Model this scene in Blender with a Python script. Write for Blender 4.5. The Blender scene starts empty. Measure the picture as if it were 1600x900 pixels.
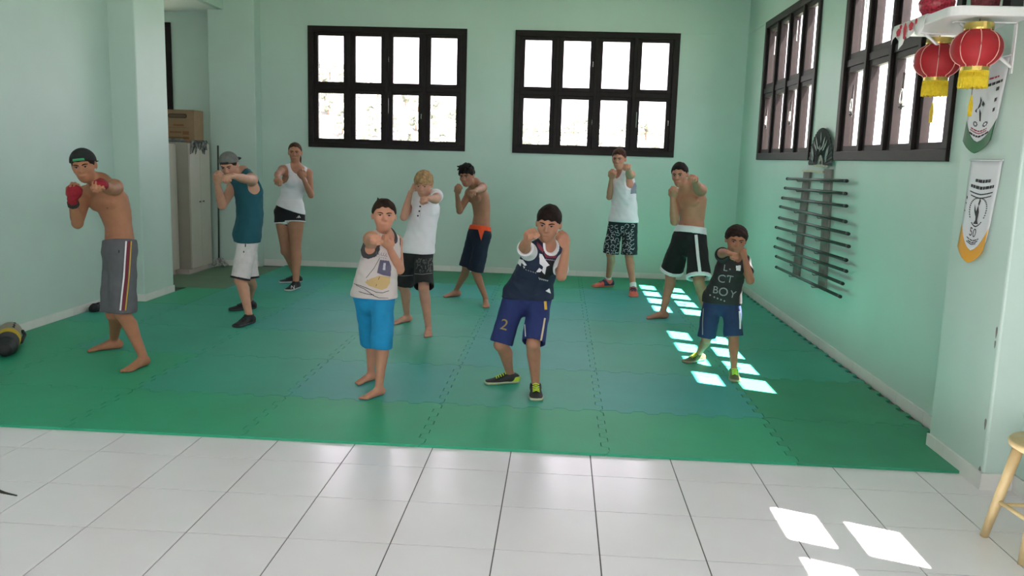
import bpy, bmesh, math, random
import numpy as np
from mathutils import Vector, Matrix
from mathutils.bvhtree import BVHTree

# ------------------------------------------------------------------ camera, sky, sun, exposure
scene = bpy.context.scene
COL = scene.collection
FPX, YAW, PITCH, ROLL = 1309.55, -0.0538, 0.1558, -0.0298
CAM = np.array([0.214, -4.073, 1.5894])
_cy, _sy, _cp, _sp = math.cos(YAW), math.sin(YAW), math.cos(PITCH), math.sin(PITCH)
_f = np.array([_sy * _cp, _cy * _cp, -_sp]); _r = np.array([_cy, -_sy, 0.0]); _d = np.cross(_f, _r)
_cr, _sr = math.cos(ROLL), math.sin(ROLL)
RIGHT, DOWN, FWD = _cr * _r + _sr * _d, -_sr * _r + _cr * _d, _f
cam_data = bpy.data.cameras.new('camera'); cam = bpy.data.objects.new('camera', cam_data); COL.objects.link(cam)
cam_data.sensor_width = 36.0; cam_data.lens = FPX * 36.0 / 1600.0; cam_data.clip_end = 600
cam.matrix_world = Matrix([[RIGHT[i], -DOWN[i], -FWD[i], CAM[i]] for i in range(3)] + [[0, 0, 0, 1]])
scene.camera = cam

world = bpy.data.worlds.new('sky'); scene.world = world; world.use_nodes = True
bg = world.node_tree.nodes['Background']
bg.inputs['Color'].default_value = (1.0, 0.89, 1.01, 1); bg.inputs['Strength'].default_value = 1.6

sun_d = bpy.data.lights.new('sun', 'SUN'); sun = bpy.data.objects.new('sun', sun_d); COL.objects.link(sun)
sun_d.energy = 21.0; sun_d.angle = math.radians(0.6); sun_d.color = (1.0, 0.96, 0.9)
sun.rotation_euler = Vector((-0.45, 0.186, -1.0)).to_track_quat('-Z', 'Y').to_euler()
sun.location = (12, -5, 25)

scene.view_settings.view_transform = 'Standard'; scene.view_settings.look = 'None'
scene.view_settings.gamma = 1.0; scene.view_settings.use_curve_mapping = False
scene.view_settings.exposure = 2.16
scene.cycles.max_bounces = 10; scene.cycles.diffuse_bounces = 6; scene.cycles.transparent_max_bounces = 16

rnd = random.Random(7)

# ------------------------------------------------------------------ helpers
def srgb(r, g, b):
    def f(c):
        c /= 255.0
        return c / 12.92 if c <= 0.04045 else ((c + 0.055) / 1.055) ** 2.4
    return (f(r), f(g), f(b))

MATS = {}
def mat(name, col, rough=0.6, noise=0.0, scale=8.0, bump=0.0, bscale=60.0, metallic=0.0, sss=0.0, spec=0.5, coat=0.0, sheen=0.0):
    """procedural principled material: base colour with soft noise variation and optional fine relief"""
    if name in MATS: return MATS[name]
    m = bpy.data.materials.new(name); m.use_nodes = True; nt = m.node_tree; N = nt.nodes; Lk = nt.links
    p = N['Principled BSDF']; p.inputs['Roughness'].default_value = rough; p.inputs['Metallic'].default_value = metallic
    p.inputs['Specular IOR Level'].default_value = spec
    p.inputs['Base Color'].default_value = (*col, 1)
    if sss: p.inputs['Subsurface Weight'].default_value = sss; p.inputs['Subsurface Radius'].default_value = (0.02, 0.008, 0.004); p.inputs['Subsurface Scale'].default_value = 0.5
    if coat: p.inputs['Coat Weight'].default_value = coat
    if sheen: p.inputs['Sheen Weight'].default_value = sheen
    tc = N.new('ShaderNodeTexCoord')
    if noise:
        n = N.new('ShaderNodeTexNoise'); n.inputs['Scale'].default_value = scale; n.inputs['Detail'].default_value = 5
        Lk.new(tc.outputs['Object'], n.inputs['Vector'])
        r = N.new('ShaderNodeValToRGB'); r.color_ramp.elements[0].position = 0.3; r.color_ramp.elements[1].position = 0.7
        a = tuple(max(0, c * (1 - noise)) for c in col); b = tuple(min(1, c * (1 + noise)) for c in col)
        r.color_ramp.elements[0].color = (*a, 1); r.color_ramp.elements[1].color = (*b, 1)
        Lk.new(n.outputs['Fac'], r.inputs['Fac']); Lk.new(r.outputs['Color'], p.inputs['Base Color'])
    if bump:
        n2 = N.new('ShaderNodeTexNoise'); n2.inputs['Scale'].default_value = bscale; n2.inputs['Detail'].default_value = 3
        Lk.new(tc.outputs['Object'], n2.inputs['Vector'])
        bp = N.new('ShaderNodeBump'); bp.inputs['Strength'].default_value = bump; bp.inputs['Distance'].default_value = 0.004
        Lk.new(n2.outputs['Fac'], bp.inputs['Height']); Lk.new(bp.outputs['Normal'], p.inputs['Normal'])
    MATS[name] = m
    return m

def glass_mat():
    m = bpy.data.materials.new('window_glass'); m.use_nodes = True; nt = m.node_tree
    nt.nodes.remove(nt.nodes['Principled BSDF'])
    t = nt.nodes.new('ShaderNodeBsdfTransparent'); g = nt.nodes.new('ShaderNodeBsdfGlossy'); g.inputs['Roughness'].default_value = 0.02
    lw = nt.nodes.new('ShaderNodeLayerWeight'); pw = nt.nodes.new('ShaderNodeMath'); pw.operation = 'POWER'; pw.inputs[1].default_value = 6.0
    f = nt.nodes.new('ShaderNodeMath'); f.operation = 'MULTIPLY_ADD'; f.inputs[1].default_value = 0.6; f.inputs[2].default_value = 0.03
    nt.links.new(lw.outputs['Facing'], pw.inputs[0]); nt.links.new(pw.outputs[0], f.inputs[0])
    mx = nt.nodes.new('ShaderNodeMixShader'); nt.links.new(f.outputs[0], mx.inputs[0]); nt.links.new(t.outputs[0], mx.inputs[1]); nt.links.new(g.outputs[0], mx.inputs[2])
    nt.links.new(mx.outputs[0], nt.nodes['Material Output'].inputs['Surface'])
    return m

def tag(o, label=None, cat=None, group=None, kind=None):
    if label: o['label'] = label
    if cat: o['category'] = cat
    if group: o['group'] = group
    if kind: o['kind'] = kind
    return o

def empty(name, loc=(0, 0, 0), rz=0.0, parent=None):
    o = bpy.data.objects.new(name, None); COL.objects.link(o); o.location = loc; o.rotation_euler = (0, 0, rz)
    o.empty_display_size = 0.1
    if parent: o.parent = parent
    return o

def link_mesh(name, me, m, parent=None, loc=(0, 0, 0), smooth=False):
    o = bpy.data.objects.new(name, me); COL.objects.link(o); o.location = loc
    if m is not None and len(me.materials) == 0: me.materials.append(m)
    if parent: o.parent = parent
    if smooth and len(me.polygons): me.polygons.foreach_set('use_smooth', [True] * len(me.polygons))
    return o

class MB:
    """collects simple shapes into one mesh"""
    def __init__(s): s.v = []; s.f = []
    def add(s, vs, fs):
        n = len(s.v); s.v += [tuple(v) for v in vs]; s.f += [tuple(n + i for i in f) for f in fs]
    def box(s, lo, hi):
        x0, y0, z0 = lo; x1, y1, z1 = hi
        s.add([(x0, y0, z0), (x1, y0, z0), (x1, y1, z0), (x0, y1, z0), (x0, y0, z1), (x1, y0, z1), (x1, y1, z1), (x0, y1, z1)],
              [(0, 3, 2, 1), (4, 5, 6, 7), (0, 1, 5, 4), (1, 2, 6, 5), (2, 3, 7, 6), (3, 0, 4, 7)])
        return s
    def tube(s, pts, r, n=8, cap=True):
        pts = [Vector(p) for p in pts]; rs = r if isinstance(r, (list, tuple)) else [r] * len(pts)
        base = len(s.v)
        for i, p in enumerate(pts):
            t = (pts[min(i + 1, len(pts) - 1)] - pts[max(i - 1, 0)]).normalized()
            a = t.cross(Vector((0, 0, 1)))
            if a.length < 0.05: a = t.cross(Vector((1, 0, 0)))
            a.normalize(); b = t.cross(a)
            for k in range(n):
                w = 2 * math.pi * k / n
                s.v.append(tuple(p + a * (rs[i] * math.cos(w)) + b * (rs[i] * math.sin(w))))
        for i in range(len(pts) - 1):
            for k in range(n):
                k2 = (k + 1) % n
                s.f.append((base + i * n + k, base + i * n + k2, base + (i + 1) * n + k2, base + (i + 1) * n + k))
        if cap:
            s.f.append(tuple(base + k for k in range(n))[::-1]); s.f.append(tuple(base + (len(pts) - 1) * n + k for k in range(n)))
        return s
    def lathe(s, prof, c=(0, 0, 0), n=24):
        base = len(s.v)
        for r, z in prof:
            for k in range(n):
                w = 2 * math.pi * k / n; s.v.append((c[0] + r * math.cos(w), c[1] + r * math.sin(w), c[2] + z))
        for i in range(len(prof) - 1):
            for k in range(n):
                k2 = (k + 1) % n
                s.f.append((base + i * n + k, base + i * n + k2, base + (i + 1) * n + k2, base + (i + 1) * n + k))
        s.f.append(tuple(base + k for k in range(n))[::-1]); s.f.append(tuple(base + (len(prof) - 1) * n + k for k in range(n)))
        return s
    def prism(s, poly, z0, z1):
        n = len(poly)
        s.add([(x, y, z0) for x, y in poly] + [(x, y, z1) for x, y in poly],
              [tuple(range(n))[::-1], tuple(range(n, 2 * n))] + [(i, (i + 1) % n, n + (i + 1) % n, n + i) for i in range(n)])
        return s
    def slab(s, poly3, nrm):
        """extrude a flat 3D polygon by vector nrm"""
        n = len(poly3); nv = Vector(nrm); p = [Vector(q) for q in poly3]
        s.add(p + [q + nv for q in p], [tuple(range(n))[::-1], tuple(range(n, 2 * n))] + [(i, (i + 1) % n, n + (i + 1) % n, n + i) for i in range(n)])
        return s
    def mesh(s, name):
        me = bpy.data.meshes.new(name); me.from_pydata(s.v, [], s.f); me.update()
        bm = bmesh.new(); bm.from_mesh(me); bmesh.ops.recalc_face_normals(bm, faces=bm.faces); bm.to_mesh(me); bm.free()
        return me
    def build(s, name, m, parent=None, loc=(0, 0, 0), smooth=False, bevel=0.0):
        o = link_mesh(name, s.mesh(name), m, parent, loc, smooth)
        if bevel:
            b = o.modifiers.new('bevel', 'BEVEL'); b.width = bevel; b.segments = 2; b.limit_method = 'ANGLE'
        return o

def struct(o): o['kind'] = 'structure'; return o

# picture ray helpers: a place in the photograph and a distance into the room give a point of the room
def ray(u, v):
    d = RIGHT * ((u - 800) / FPX) + DOWN * ((v - 450) / FPX) + FWD
    return d / np.linalg.norm(d)
def at_y(u, v, Y):
    d = ray(u, v); return CAM + d * ((Y - CAM[1]) / d[1])
def at_x(u, v, X):
    d = ray(u, v); return CAM + d * ((X - CAM[0]) / d[0])
MATZ = 0.015
def at_z(u, v, z=MATZ):
    d = ray(u, v); return CAM + d * ((z - CAM[2]) / d[2])

# ------------------------------------------------------------------ materials of the room
M_WALL = mat('mint_wall_paint', (0.50, 0.63, 0.575), 0.45, noise=0.04, scale=1.3, bump=0.08, bscale=35)
M_CEIL = mat('white_ceiling_paint', (0.78, 0.8, 0.78), 0.8)
M_CEILD = mat('grey_green_ceiling_boards', (0.55, 0.58, 0.55), 0.8, noise=0.05, scale=2)
M_TILE = mat('white_ceramic_tile', (0.83, 0.775, 0.82), 0.22, noise=0.025, scale=3)
M_GROUT = mat('grey_grout', (0.13, 0.12, 0.12), 0.9, noise=0.2, scale=30)
M_BASE = mat('baseboard_tile', (0.72, 0.71, 0.68), 0.35, noise=0.05, scale=4)
M_WOOD = mat('dark_brown_window_wood', (0.010, 0.0055, 0.005), 0.5, noise=0.35, scale=14, bump=0.1, spec=0.25)
M_GLASS = glass_mat()
M_STEEL = mat('window_latch_metal', (0.55, 0.53, 0.5), 0.35, metallic=0.8)
M_BLACKM = mat('black_iron_latch', (0.03, 0.025, 0.025), 0.5)

XL, XR, YB, YF, ZC = -4.25, 2.55, 7.216, -6.5, 3.75
TH = 0.16

def wall_boxes(u0, u1, z0, z1, holes):
    us = sorted({u0, u1, *[h[0] for h in holes], *[h[1] for h in holes]}); zs = sorted({z0, z1, *[h[2] for h in holes], *[h[3] for h in holes]})
    out = []
    for a, b in zip(us, us[1:]):
        run = None
        for c, d in zip(zs, zs[1:]):
            inside = any(h[0] < (a + b) / 2 < h[1] and h[2] < (c + d) / 2 < h[3] for h in holes)
            if inside:
                if run: out.append((a, b, *run)); run = None
            else: run = (run[0], d) if run else (c, d)
        if run: out.append((a, b, *run))
    return out

WZ0, WZ1 = 1.635, 3.215
BACK_WIN = [(-3.195, -1.078), (-0.446, 1.685), (-7.15, -5.05)]
RIGHT_WIN = [(4.06, 6.19), (1.19, 3.31), (-2.80, -0.69), (-5.65, -3.54)]  # last window is unseen, added to brighten the near floor tiles
FRONT_OPEN = [(-3.0, -1.2, 0.0, 2.3), (-0.4, 1.9, 0.7, 2.3)]

def wall_x(name, u0, u1, y, ydir, holes, z1=ZC):      # wall facing along y
    b = MB()
    for a, c, d, e in wall_boxes(u0, u1, -0.02, z1, holes): b.box((a, min(y, y + ydir * TH), d), (c, max(y, y + ydir * TH), e))
    return struct(b.build(name, M_WALL))
def wall_y(name, v0, v1, x, xdir, holes, z1=ZC):      # wall facing along x
    b = MB()
    for a, c, d, e in wall_boxes(v0, v1, -0.02, z1, holes): b.box((min(x, x + xdir * TH), a, d), (max(x, x + xdir * TH), c, e))
    return struct(b.build(name, M_WALL))

wall_back = wall_x('wall_back', -7.6, XR + TH, YB, 1, [(a, b, WZ0, WZ1) for a, b in BACK_WIN])
wall_right = wall_y('wall_right', YF, YB, XR, 1, [(a, b, WZ0, WZ1) for a, b in RIGHT_WIN])
wall_left = wall_y('wall_left', YF, 4.15, XL, -1, [])
wall_front = wall_x('wall_front', XL - TH, XR + TH, YF, -1, FRONT_OPEN)
wall_alcove = wall_y('wall_alcove', 4.15, YB, -7.4, -1, [])
wall_alcove_front = wall_x('wall_alcove_front', -7.4, XL - TH, 4.31, -1, [])
struct(MB().box((-4.45, 4.15, -0.02), (-3.985, 4.80, ZC)).build('wall_pillar_left', M_WALL, bevel=0.012))
struct(MB().box((-4.46, 6.99, -0.02), (-3.835, YB, ZC)).build('wall_column_back', M_WALL, bevel=0.012))
struct(MB().box((2.39, 0.085, -0.02), (XR + 0.02, 0.71, ZC)).build('wall_pillar_right', M_WALL, bevel=0.012))
struct(MB().box((-4.30, YF, ZC), (XR + TH, YB + TH, ZC + 0.15)).build('ceiling', M_CEILD))
struct(MB().box((-7.6, 4.15, 3.36), (-4.30, YB + TH, 3.52)).build('ceiling_alcove', M_CEIL))
struct(MB().box((-4.32, 4.15, 3.36), (-4.24, YB, ZC + 0.1)).build('wall_above_alcove', M_WALL))

# concrete beam line on the walls, level with the window heads
struct(MB().box((-3.83, YB - 0.008, 3.213), (XR, YB + 0.01, 3.228)).build('trim_1', M_WALL))
struct(MB().box((XR - 0.008, 0.71, 3.213), (XR + 0.01, YB, 3.228)).build('trim_2', M_WALL))
# scuffed corner of the right pillar
M_CHIP = mat('bare_plaster_chip', (0.22, 0.2, 0.19), 0.9)
for zc, w, h in ((0.33, 0.012, 0.03), (0.80, 0.010, 0.03), (0.74, 0.008, 0.02), (0.06, 0.015, 0.05)):
    c = MB().slab([(2.3885, 0.115 + w * math.cos(a) * (0.7 + 0.4 * math.sin(3 * a)), zc + h * math.sin(a)) for a in [k * math.pi / 4 for k in range(8)]], (0.004, 0, 0)).build('paint_chip', M_CHIP, bpy.data.objects['wall_pillar_right'])

# baseboards of white tile pieces
base_piece = {}
def baseboard(name, p0, p1, nrm, h=0.085, step=0.43):
    root = struct(empty(name, p0))
    d = Vector(p1) - Vector(p0); L = d.length; d.normalize(); n = Vector(nrm); k = 0
    while k * step < L - 0.02:
        a = k * step + 0.0015; b = min((k + 1) * step, L) - 0.0015
        key = (name, round(b - a, 4))
        if key not in base_piece:
            q = MB(); q.slab([Vector((0, 0, 0)), d * (b - a), d * (b - a) + n * 0.012, n * 0.012], (0, 0, h)); base_piece[key] = q.mesh('baseboard_tile'); base_piece[key].materials.append(M_BASE)
        o = bpy.data.objects.new('baseboard_tile', base_piece[key]); COL.objects.link(o); o.parent = root; o.location = d * a; k += 1
    return root
baseboard('baseboard_back', (-3.83, YB, 0), (XR, YB, 0), (0, -1, 0))
baseboard('baseboard_right', (XR, 0.71, 0), (XR, YB - 0.012, 0), (-1, 0, 0))
baseboard('baseboard_right_front', (XR, YF, 0), (XR, 0.085, 0), (-1, 0, 0))
baseboard('baseboard_pillar_right', (2.39, 0.073, 0), (2.39, 0.71, 0), (-1, 0, 0))
baseboard('baseboard_pillar_right_front', (2.378, 0.085, 0), (XR - 0.012, 0.085, 0), (0, -1, 0))
baseboard('baseboard_left', (XL, -4.0, 0), (XL, 4.138, 0), (1, 0, 0))
baseboard('baseboard_pillar_left', (-3.985, 4.138, 0), (-3.985, 4.80, 0), (1, 0, 0))
baseboard('baseboard_pillar_left_front', (XL, 4.15, 0), (-3.973, 4.15, 0), (0, -1, 0))
baseboard('baseboard_column_back', (-4.46, 6.99, 0), (-3.823, 6.99, 0), (0, -1, 0))

# floor: grout bed with separate ceramic tiles
floor = struct(MB().box((-7.6, YF - 0.3, -0.12), (XR + TH, YB + TH, -0.004)).build('floor', M_GROUT))
ts = 0.43
tq = MB(); e = 0.0028
tq.box((e, e, -0.006), (ts - e, ts - e, 0.0)); tile_me = tq.mesh('floor_tile'); tile_me.materials.append(M_TILE)
for j in range(-11, 1):
    for i in range(-10, 6):
        x = i * ts
        if x < XL - 0.02 - ts or x > XR: continue
        o = bpy.data.objects.new('floor_tile', tile_me); COL.objects.link(o); o.parent = floor; o.location = (x, j * ts, 0)
rest = MB().box((XL, YF, -0.006), (XR, -11 * ts, 0)).build('floor_tile_field', M_TILE, floor); rest['kind'] = 'stuff'
rest = MB().box((-7.4, 4.32, -0.006), (-4.27, YB, 0.0)).build('floor_tile_field', M_TILE, floor); rest['kind'] = 'stuff'

# ------------------------------------------------------------------ windows
def make_window(name, org, ax, out, width, seed, hooks):
    """org: lower corner on the room face; ax: unit vector along the wall; out: unit vector to outdoors"""
    A, O = Vector(ax), Vector(out); Z = Vector((0, 0, 1)); W, Hh = width, WZ1 - WZ0
    root = struct(empty(name, org))
    def blk(mb, u0, u1, z0, z1, d0, d1):
        c = [A * u + Z * z + O * d for d in (d0, d1) for (u, z) in ((u0, z0), (u1, z0), (u1, z1), (u0, z1))]
        mb.add(c, [(0, 3, 2, 1), (4, 5, 6, 7), (0, 1, 5, 4), (1, 2, 6, 5), (2, 3, 7, 6), (3, 0, 4, 7)])
    cas = 0.075; mu = 0.045; mz = 0.06
    f = MB()
    blk(f, 0, W, 0, cas, -0.025, 0.10); blk(f, 0, W, Hh - cas, Hh, -0.025, 0.10); blk(f, 0, cas, cas, Hh - cas, -0.025, 0.10); blk(f, W - cas, W, cas, Hh - cas, -0.025, 0.10)
    f.build('frame', M_WOOD, root, bevel=0.004)
    iw, ih = W - 2 * cas, Hh - 2 * cas
    cw = (iw - 3 * mu) / 4; ch = (ih - mz) / 2
    for k in range(3):
        m = MB(); u = cas + (k + 1) * cw + k * mu; blk(m, u, u + mu, cas, Hh - cas, -0.022, 0.09); m.build('mullion', M_WOOD, root, bevel=0.003)
    m = MB(); blk(m, cas, W - cas, cas + ch, cas + ch + mz, -0.006, 0.088); m.build('transom', M_WOOD, root, bevel=0.003)
    st, rl = 0.058, 0.046
    for r in range(2):
        for k in range(4):
            u = cas + k * (cw + mu); z = cas + r * (ch + mz)
            s = MB(); d0, d1 = 0.004, 0.058
            blk(s, u, u + st, z, z + ch, d0, d1); blk(s, u + cw - st, u + cw, z, z + ch, d0, d1)
            blk(s, u + st, u + cw - st, z, z + rl, d0, d1); blk(s, u + st, u + cw - st, z + ch - rl, z + ch, d0, d1)
            so = s.build('sash', M_WOOD, root, bevel=0.003)
            g = MB(); blk(g, u + st - 0.004, u + cw - st + 0.004, z + rl - 0.004, z + ch - rl + 0.004, 0.036, 0.040); g.build('pane', M_GLASS, so)
    for (u, z, kind) in hooks:
        h = MB(); p = A * (u * W) + Z * (z * Hh)
        if kind == 'hook':      # pale loop handle on an iron stay
            ring = [p + A * (0.025 * math.cos(t)) + Z * (0.05 * math.sin(t)) - O * 0.012 for t in [i * math.pi / 6 for i in range(13)]]
            h.tube(ring, 0.005, 6, cap=False); h.build('latch', M_STEEL, root, smooth=True)
            q = MB(); q.tube([p - Z * 0.09 - O * 0.005, p + Z * 0.16 - O * 0.005], 0.008, 6)
            q.tube([p - Z * 0.07 - A * 0.04 - O * 0.005, p - Z * 0.07 + A * 0.04 - O * 0.005], 0.008, 6); q.build('stay_bar', M_BLACKM, root)
        elif kind == 'rod':
            h.tube([p - Z * 0.10 - O * 0.004, p + Z * 0.10 - O * 0.004], 0.0055, 6); h.build('bolt_rod', M_STEEL, root)
        else:
            h.tube([p - Z * 0.03 - O * 0.006, p - O * 0.016, p + Z * 0.03 - O * 0.006], 0.007, 6); h.build('latch', M_STEEL, root)
    return root
HK_B1 = [(0.265, 0.27, 'small'), (0.51, 0.36, 'rod'), (0.72, 0.28, 'small'), (0.255, 0.75, 'small'), (0.51, 0.74, 'small')]
HK_B2 = [(0.265, 0.72, 'rod'), (0.26, 0.28, 'small'), (0.48, 0.74, 'small'), (0.49, 0.27, 'small'), (0.76, 0.30, 'rod'), (0.955, 0.28, 'small')]
make_window('window_1', (BACK_WIN[0][0], YB, WZ0), (1, 0, 0), (0, 1, 0), BACK_WIN[0][1] - BACK_WIN[0][0], 1, HK_B1)
make_window('window_2', (BACK_WIN[1][0], YB, WZ0), (1, 0, 0), (0, 1, 0), BACK_WIN[1][1] - BACK_WIN[1][0], 2, HK_B2)
make_window('window_3', (BACK_WIN[2][0], YB, WZ0), (1, 0, 0), (0, 1, 0), BACK_WIN[2][1] - BACK_WIN[2][0], 3, [])
HK_R = [(0.14, 0.28, 'hook'), (0.62, 0.28, 'hook'), (0.2, 0.80, 'rod'), (0.62, 0.82, 'rod')]
for n, (a, b) in enumerate(RIGHT_WIN):     # from the far end of the right wall; the nearest is added for its light
    make_window('window_%d' % (n + 4), (XR, b, WZ0), (0, -1, 0), (1, 0, 0), b - a, 4 + n, HK_R)
# sky light portals in the openings (sampling guides of the sky, not lamps)
def portal(cx, cy, cz, sx, sz, dirv):
    l = bpy.data.lights.new('sky_portal', 'AREA'); l.shape = 'RECTANGLE'; l.size = sx; l.size_y = sz; l.cycles.is_portal = True
    o = bpy.data.objects.new('sky_portal', l); COL.objects.link(o); o.location = (cx, cy, cz)
    o.rotation_euler = Vector(dirv).to_track_quat('-Z', 'Y').to_euler()
for a, b in BACK_WIN[:2]: portal((a + b) / 2, YB + 0.13, (WZ0 + WZ1) / 2, b - a, WZ1 - WZ0, (0, -1, 0))
for a, b in RIGHT_WIN: portal(XR + 0.13, (a + b) / 2, (WZ0 + WZ1) / 2, b - a, WZ1 - WZ0, (-1, 0, 0))
for a, b, c, d in FRONT_OPEN: portal((a + b) / 2, YF - 0.13, (c + d) / 2, b - a, d - c, (0, 1, 0))

# ------------------------------------------------------------------ outdoors: ground, wooded hill
M_GROUND = mat('pale_dry_grass', (0.14, 0.15, 0.10), 0.9, noise=0.25, scale=0.2)
M_HILL = mat('hillside_scrub', (0.20, 0.205, 0.18), 0.95, noise=0.3, scale=0.15)
M_LEAF = mat('hill_tree_leaves', (0.22, 0.235, 0.19), 0.9, noise=0.35, scale=0.9)
M_TRUNK = mat('hill_tree_bark', (0.18, 0.13, 0.09), 0.9)
struct(MB().box((-160, -60, -4.2), (160, 200, -4.0)).build('ground', M_GROUND))
def hill_z(x, y):
    r = float(np.interp(x, (-60, -25, -15, -6, 4, 30), (15.0, 14.2, 10.6, 9.0, 8.4, 8.0)))
    prof = 1 / (1 + math.exp(-(y - 62) / 10.0))
    return -4.0 + (r + 0.6 * math.sin(x * 0.21) + 0.4 * math.sin(x * 0.43 + 1.3)) * prof
hv, hf = [], []
nx, ny = 60, 26
for j in range(ny):
    for i in range(nx):
        x = -110 + 190 * i / (nx - 1); y = 22 + 100 * j / (ny - 1)
        hv.append((x, y, hill_z(x, y) - 0.02))
for j in range(ny - 1):
    for i in range(nx - 1): hf.append((j * nx + i, j * nx + i + 1, (j + 1) * nx + i + 1, (j + 1) * nx + i))
hm = bpy.data.meshes.new('hillside'); hm.from_pydata(hv, [], hf); struct(link_mesh('hillside', hm, M_HILL, smooth=True))
def crown_mesh(seed):
    r = random.Random(seed); bm = bmesh.new()
    for k in range(16):
        c = Vector((r.uniform(-1.3, 1.3), r.uniform(-1.3, 1.3), r.uniform(1.6, 4.4)))
        g = bmesh.ops.create_icosphere(bm, subdivisions=2, radius=r.uniform(0.5, 1.0))
        for v in g['verts']: v.co = v.co * (0.82 + 0.36 * r.random()) + c
    me = bpy.data.meshes.new('crown'); bm.to_mesh(me); bm.free(); me.materials.append(M_LEAF); return me
crowns = [crown_mesh(s) for s in (3, 5, 8)]
trunk_me = MB().tube([(0, 0, -0.4), (0.05, 0, 1.5), (0.0, 0.1, 3.0)], [0.22, 0.17, 0.1], 7).mesh('trunk'); trunk_me.materials.append(M_TRUNK)
tr = random.Random(11); spots = []
while len(spots) < 230:
    y = tr.uniform(40, 92); x = 0.214 - 0.055 * (y + 4) + tr.uniform(-0.34, 0.24) * (y + 4)
    if all((x - q[0]) ** 2 + (y - q[1]) ** 2 > 2.3 ** 2 for q in spots): spots.append((x, y))
for k, (x, y) in enumerate(spots):
    t = empty('hill_tree', (x, y, hill_z(x, y)), tr.uniform(0, 6)); s = tr.uniform(0.3, 0.42); t.scale = (s, s, s * tr.uniform(0.8, 1.1))
    tag(t, 'leafy tree on the hillside outside the back windows', 'tree', 'trees on the hill outside')
    for nm, me in (('crown', crowns[k % 3]), ('trunk', trunk_me)):
        o = bpy.data.objects.new(nm, me); COL.objects.link(o); o.parent = t

# ------------------------------------------------------------------ foam puzzle mats
MAT_COLS = {'g': (0.027, 0.345, 0.185), 't': (0.033, 0.330, 0.235), 'b': (0.036, 0.320, 0.285), 'o': (0.12, 0.21, 0.13), 'd': (0.030, 0.275, 0.150)}
M_MAT = {k: mat('foam_mat_' + n, MAT_COLS[k], 0.5, noise=0.07, scale=2.2, bump=0.15, bscale=220, spec=0.35) for k, n in (('g', 'green'), ('t', 'teal_green'), ('b', 'blue_green'), ('o', 'olive'), ('d', 'deep_green'))}
MX = [-4.235, -3.525, -2.52, -1.512, -0.503, 0.515, 1.53, 2.505]
MY = [0.29, 1.07, 2.07, 3.07, 4.07, 5.08, 6.1, 7.2]
def tooth(s, n, amp):      # interlocking profile along an edge
    out = []
    for k in range(n):
        sg = amp if k % 2 == 0 else -amp; a = k / n; b = (k + 1) / n; w = 0.12 / n
        out += [(a + w, sg), (b - w, sg)]
    return [(0.0, 0.0)] + out + [(1.0, 0.0)]
def mat_poly(x0, x1, y0, y1, teeth, g=0.0022):
    """teeth: left, right, front, back booleans"""
    A = 0.021; nx_ = max(4, int(round((x1 - x0) / 0.1)) // 2 * 2 + 1); ny_ = max(4, int(round((y1 - y0) / 0.1)) // 2 * 2 + 1)
    p = []
    pr = lambda on, n: tooth(0, n, A) if on else [(0, 0), (1, 0)]
    c = 0.03
    def edge(a, b, nrm, prof, sgn):
        for t, o in prof[:-1]:
            if t == 0.0:
                p.append((a[0] + (g if a[0] == x0 else -g), a[1] + (g if a[1] == y0 else -g))); continue
            tt = c / math.dist(a, b) + t * (1 - 2 * c / math.dist(a, b))
            p.append((a[0] + (b[0] - a[0]) * tt + nrm[0] * (o * sgn - g), a[1] + (b[1] - a[1]) * tt + nrm[1] * (o * sgn - g)))
    # seams share one signed profile (+x / +y), so neighbours interlock
    edge((x0, y0), (x1, y0), (0, -1), pr(teeth[2], nx_), -1)
    edge((x1, y0), (x1, y1), (1, 0), pr(teeth[1], ny_), 1)
    edge((x1, y1), (x0, y1), (0, 1), pr(teeth[3], nx_), 1)
    edge((x0, y1), (x0, y0), (-1, 0), pr(teeth[0], ny_), -1)
    return p
mats = tag(empty('puzzle_mat_floor', (0, 3.7, 0)), 'green interlocking foam puzzle mats laid over the back of the room', 'mat')
pattern = ['dgggggd', 'ggtbtbd', 'gtttbtt', 'ttbtbtt', 'gtbtbbt', 'gbtbtbt', 'otgdggg']
for j in range(7):
    for i in range(7):
        x0, x1 = MX[i], MX[i + 1]; y0, y1 = MY[j], MY[j + 1]
        if i == 0 and j == 4: x0 = -3.97; y0 = 4.14; y1 = 5.08
        if i == 0 and j >= 5: continue
        if i == 0 and j == 4: q = [(-4.235, 4.0745), (x1 - 0.002, 4.0745), (x1 - 0.002, 5.078), (-3.968, 5.078), (-3.968, 4.132), (-4.235, 4.132)]
        else: q = mat_poly(x0, x1, y0, y1, (i > 0 and not (i == 1 and j >= 4), True, j > 0, j < 6 and not (i == 0 and j == 3)))
        if j == 6: q = [(x, min(y, 7.198)) for x, y in q]
        MB().prism(q, 0.001, MATZ).build('mat_tile', M_MAT[pattern[j][i]], mats).location = (0, -3.7, 0)
for (x0, x1, y0, y1) in ((-4.52, -3.53, 5.085, 6.04), (-4.36, -3.53, 6.045, 6.98)):
    MB().prism([(x0, y0), (x1, y0), (x1, y1), (x0, y1)], 0.001, MATZ - 0.001).build('mat_tile', M_MAT['o'], mats).location = (0, -3.7, 0)

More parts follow.
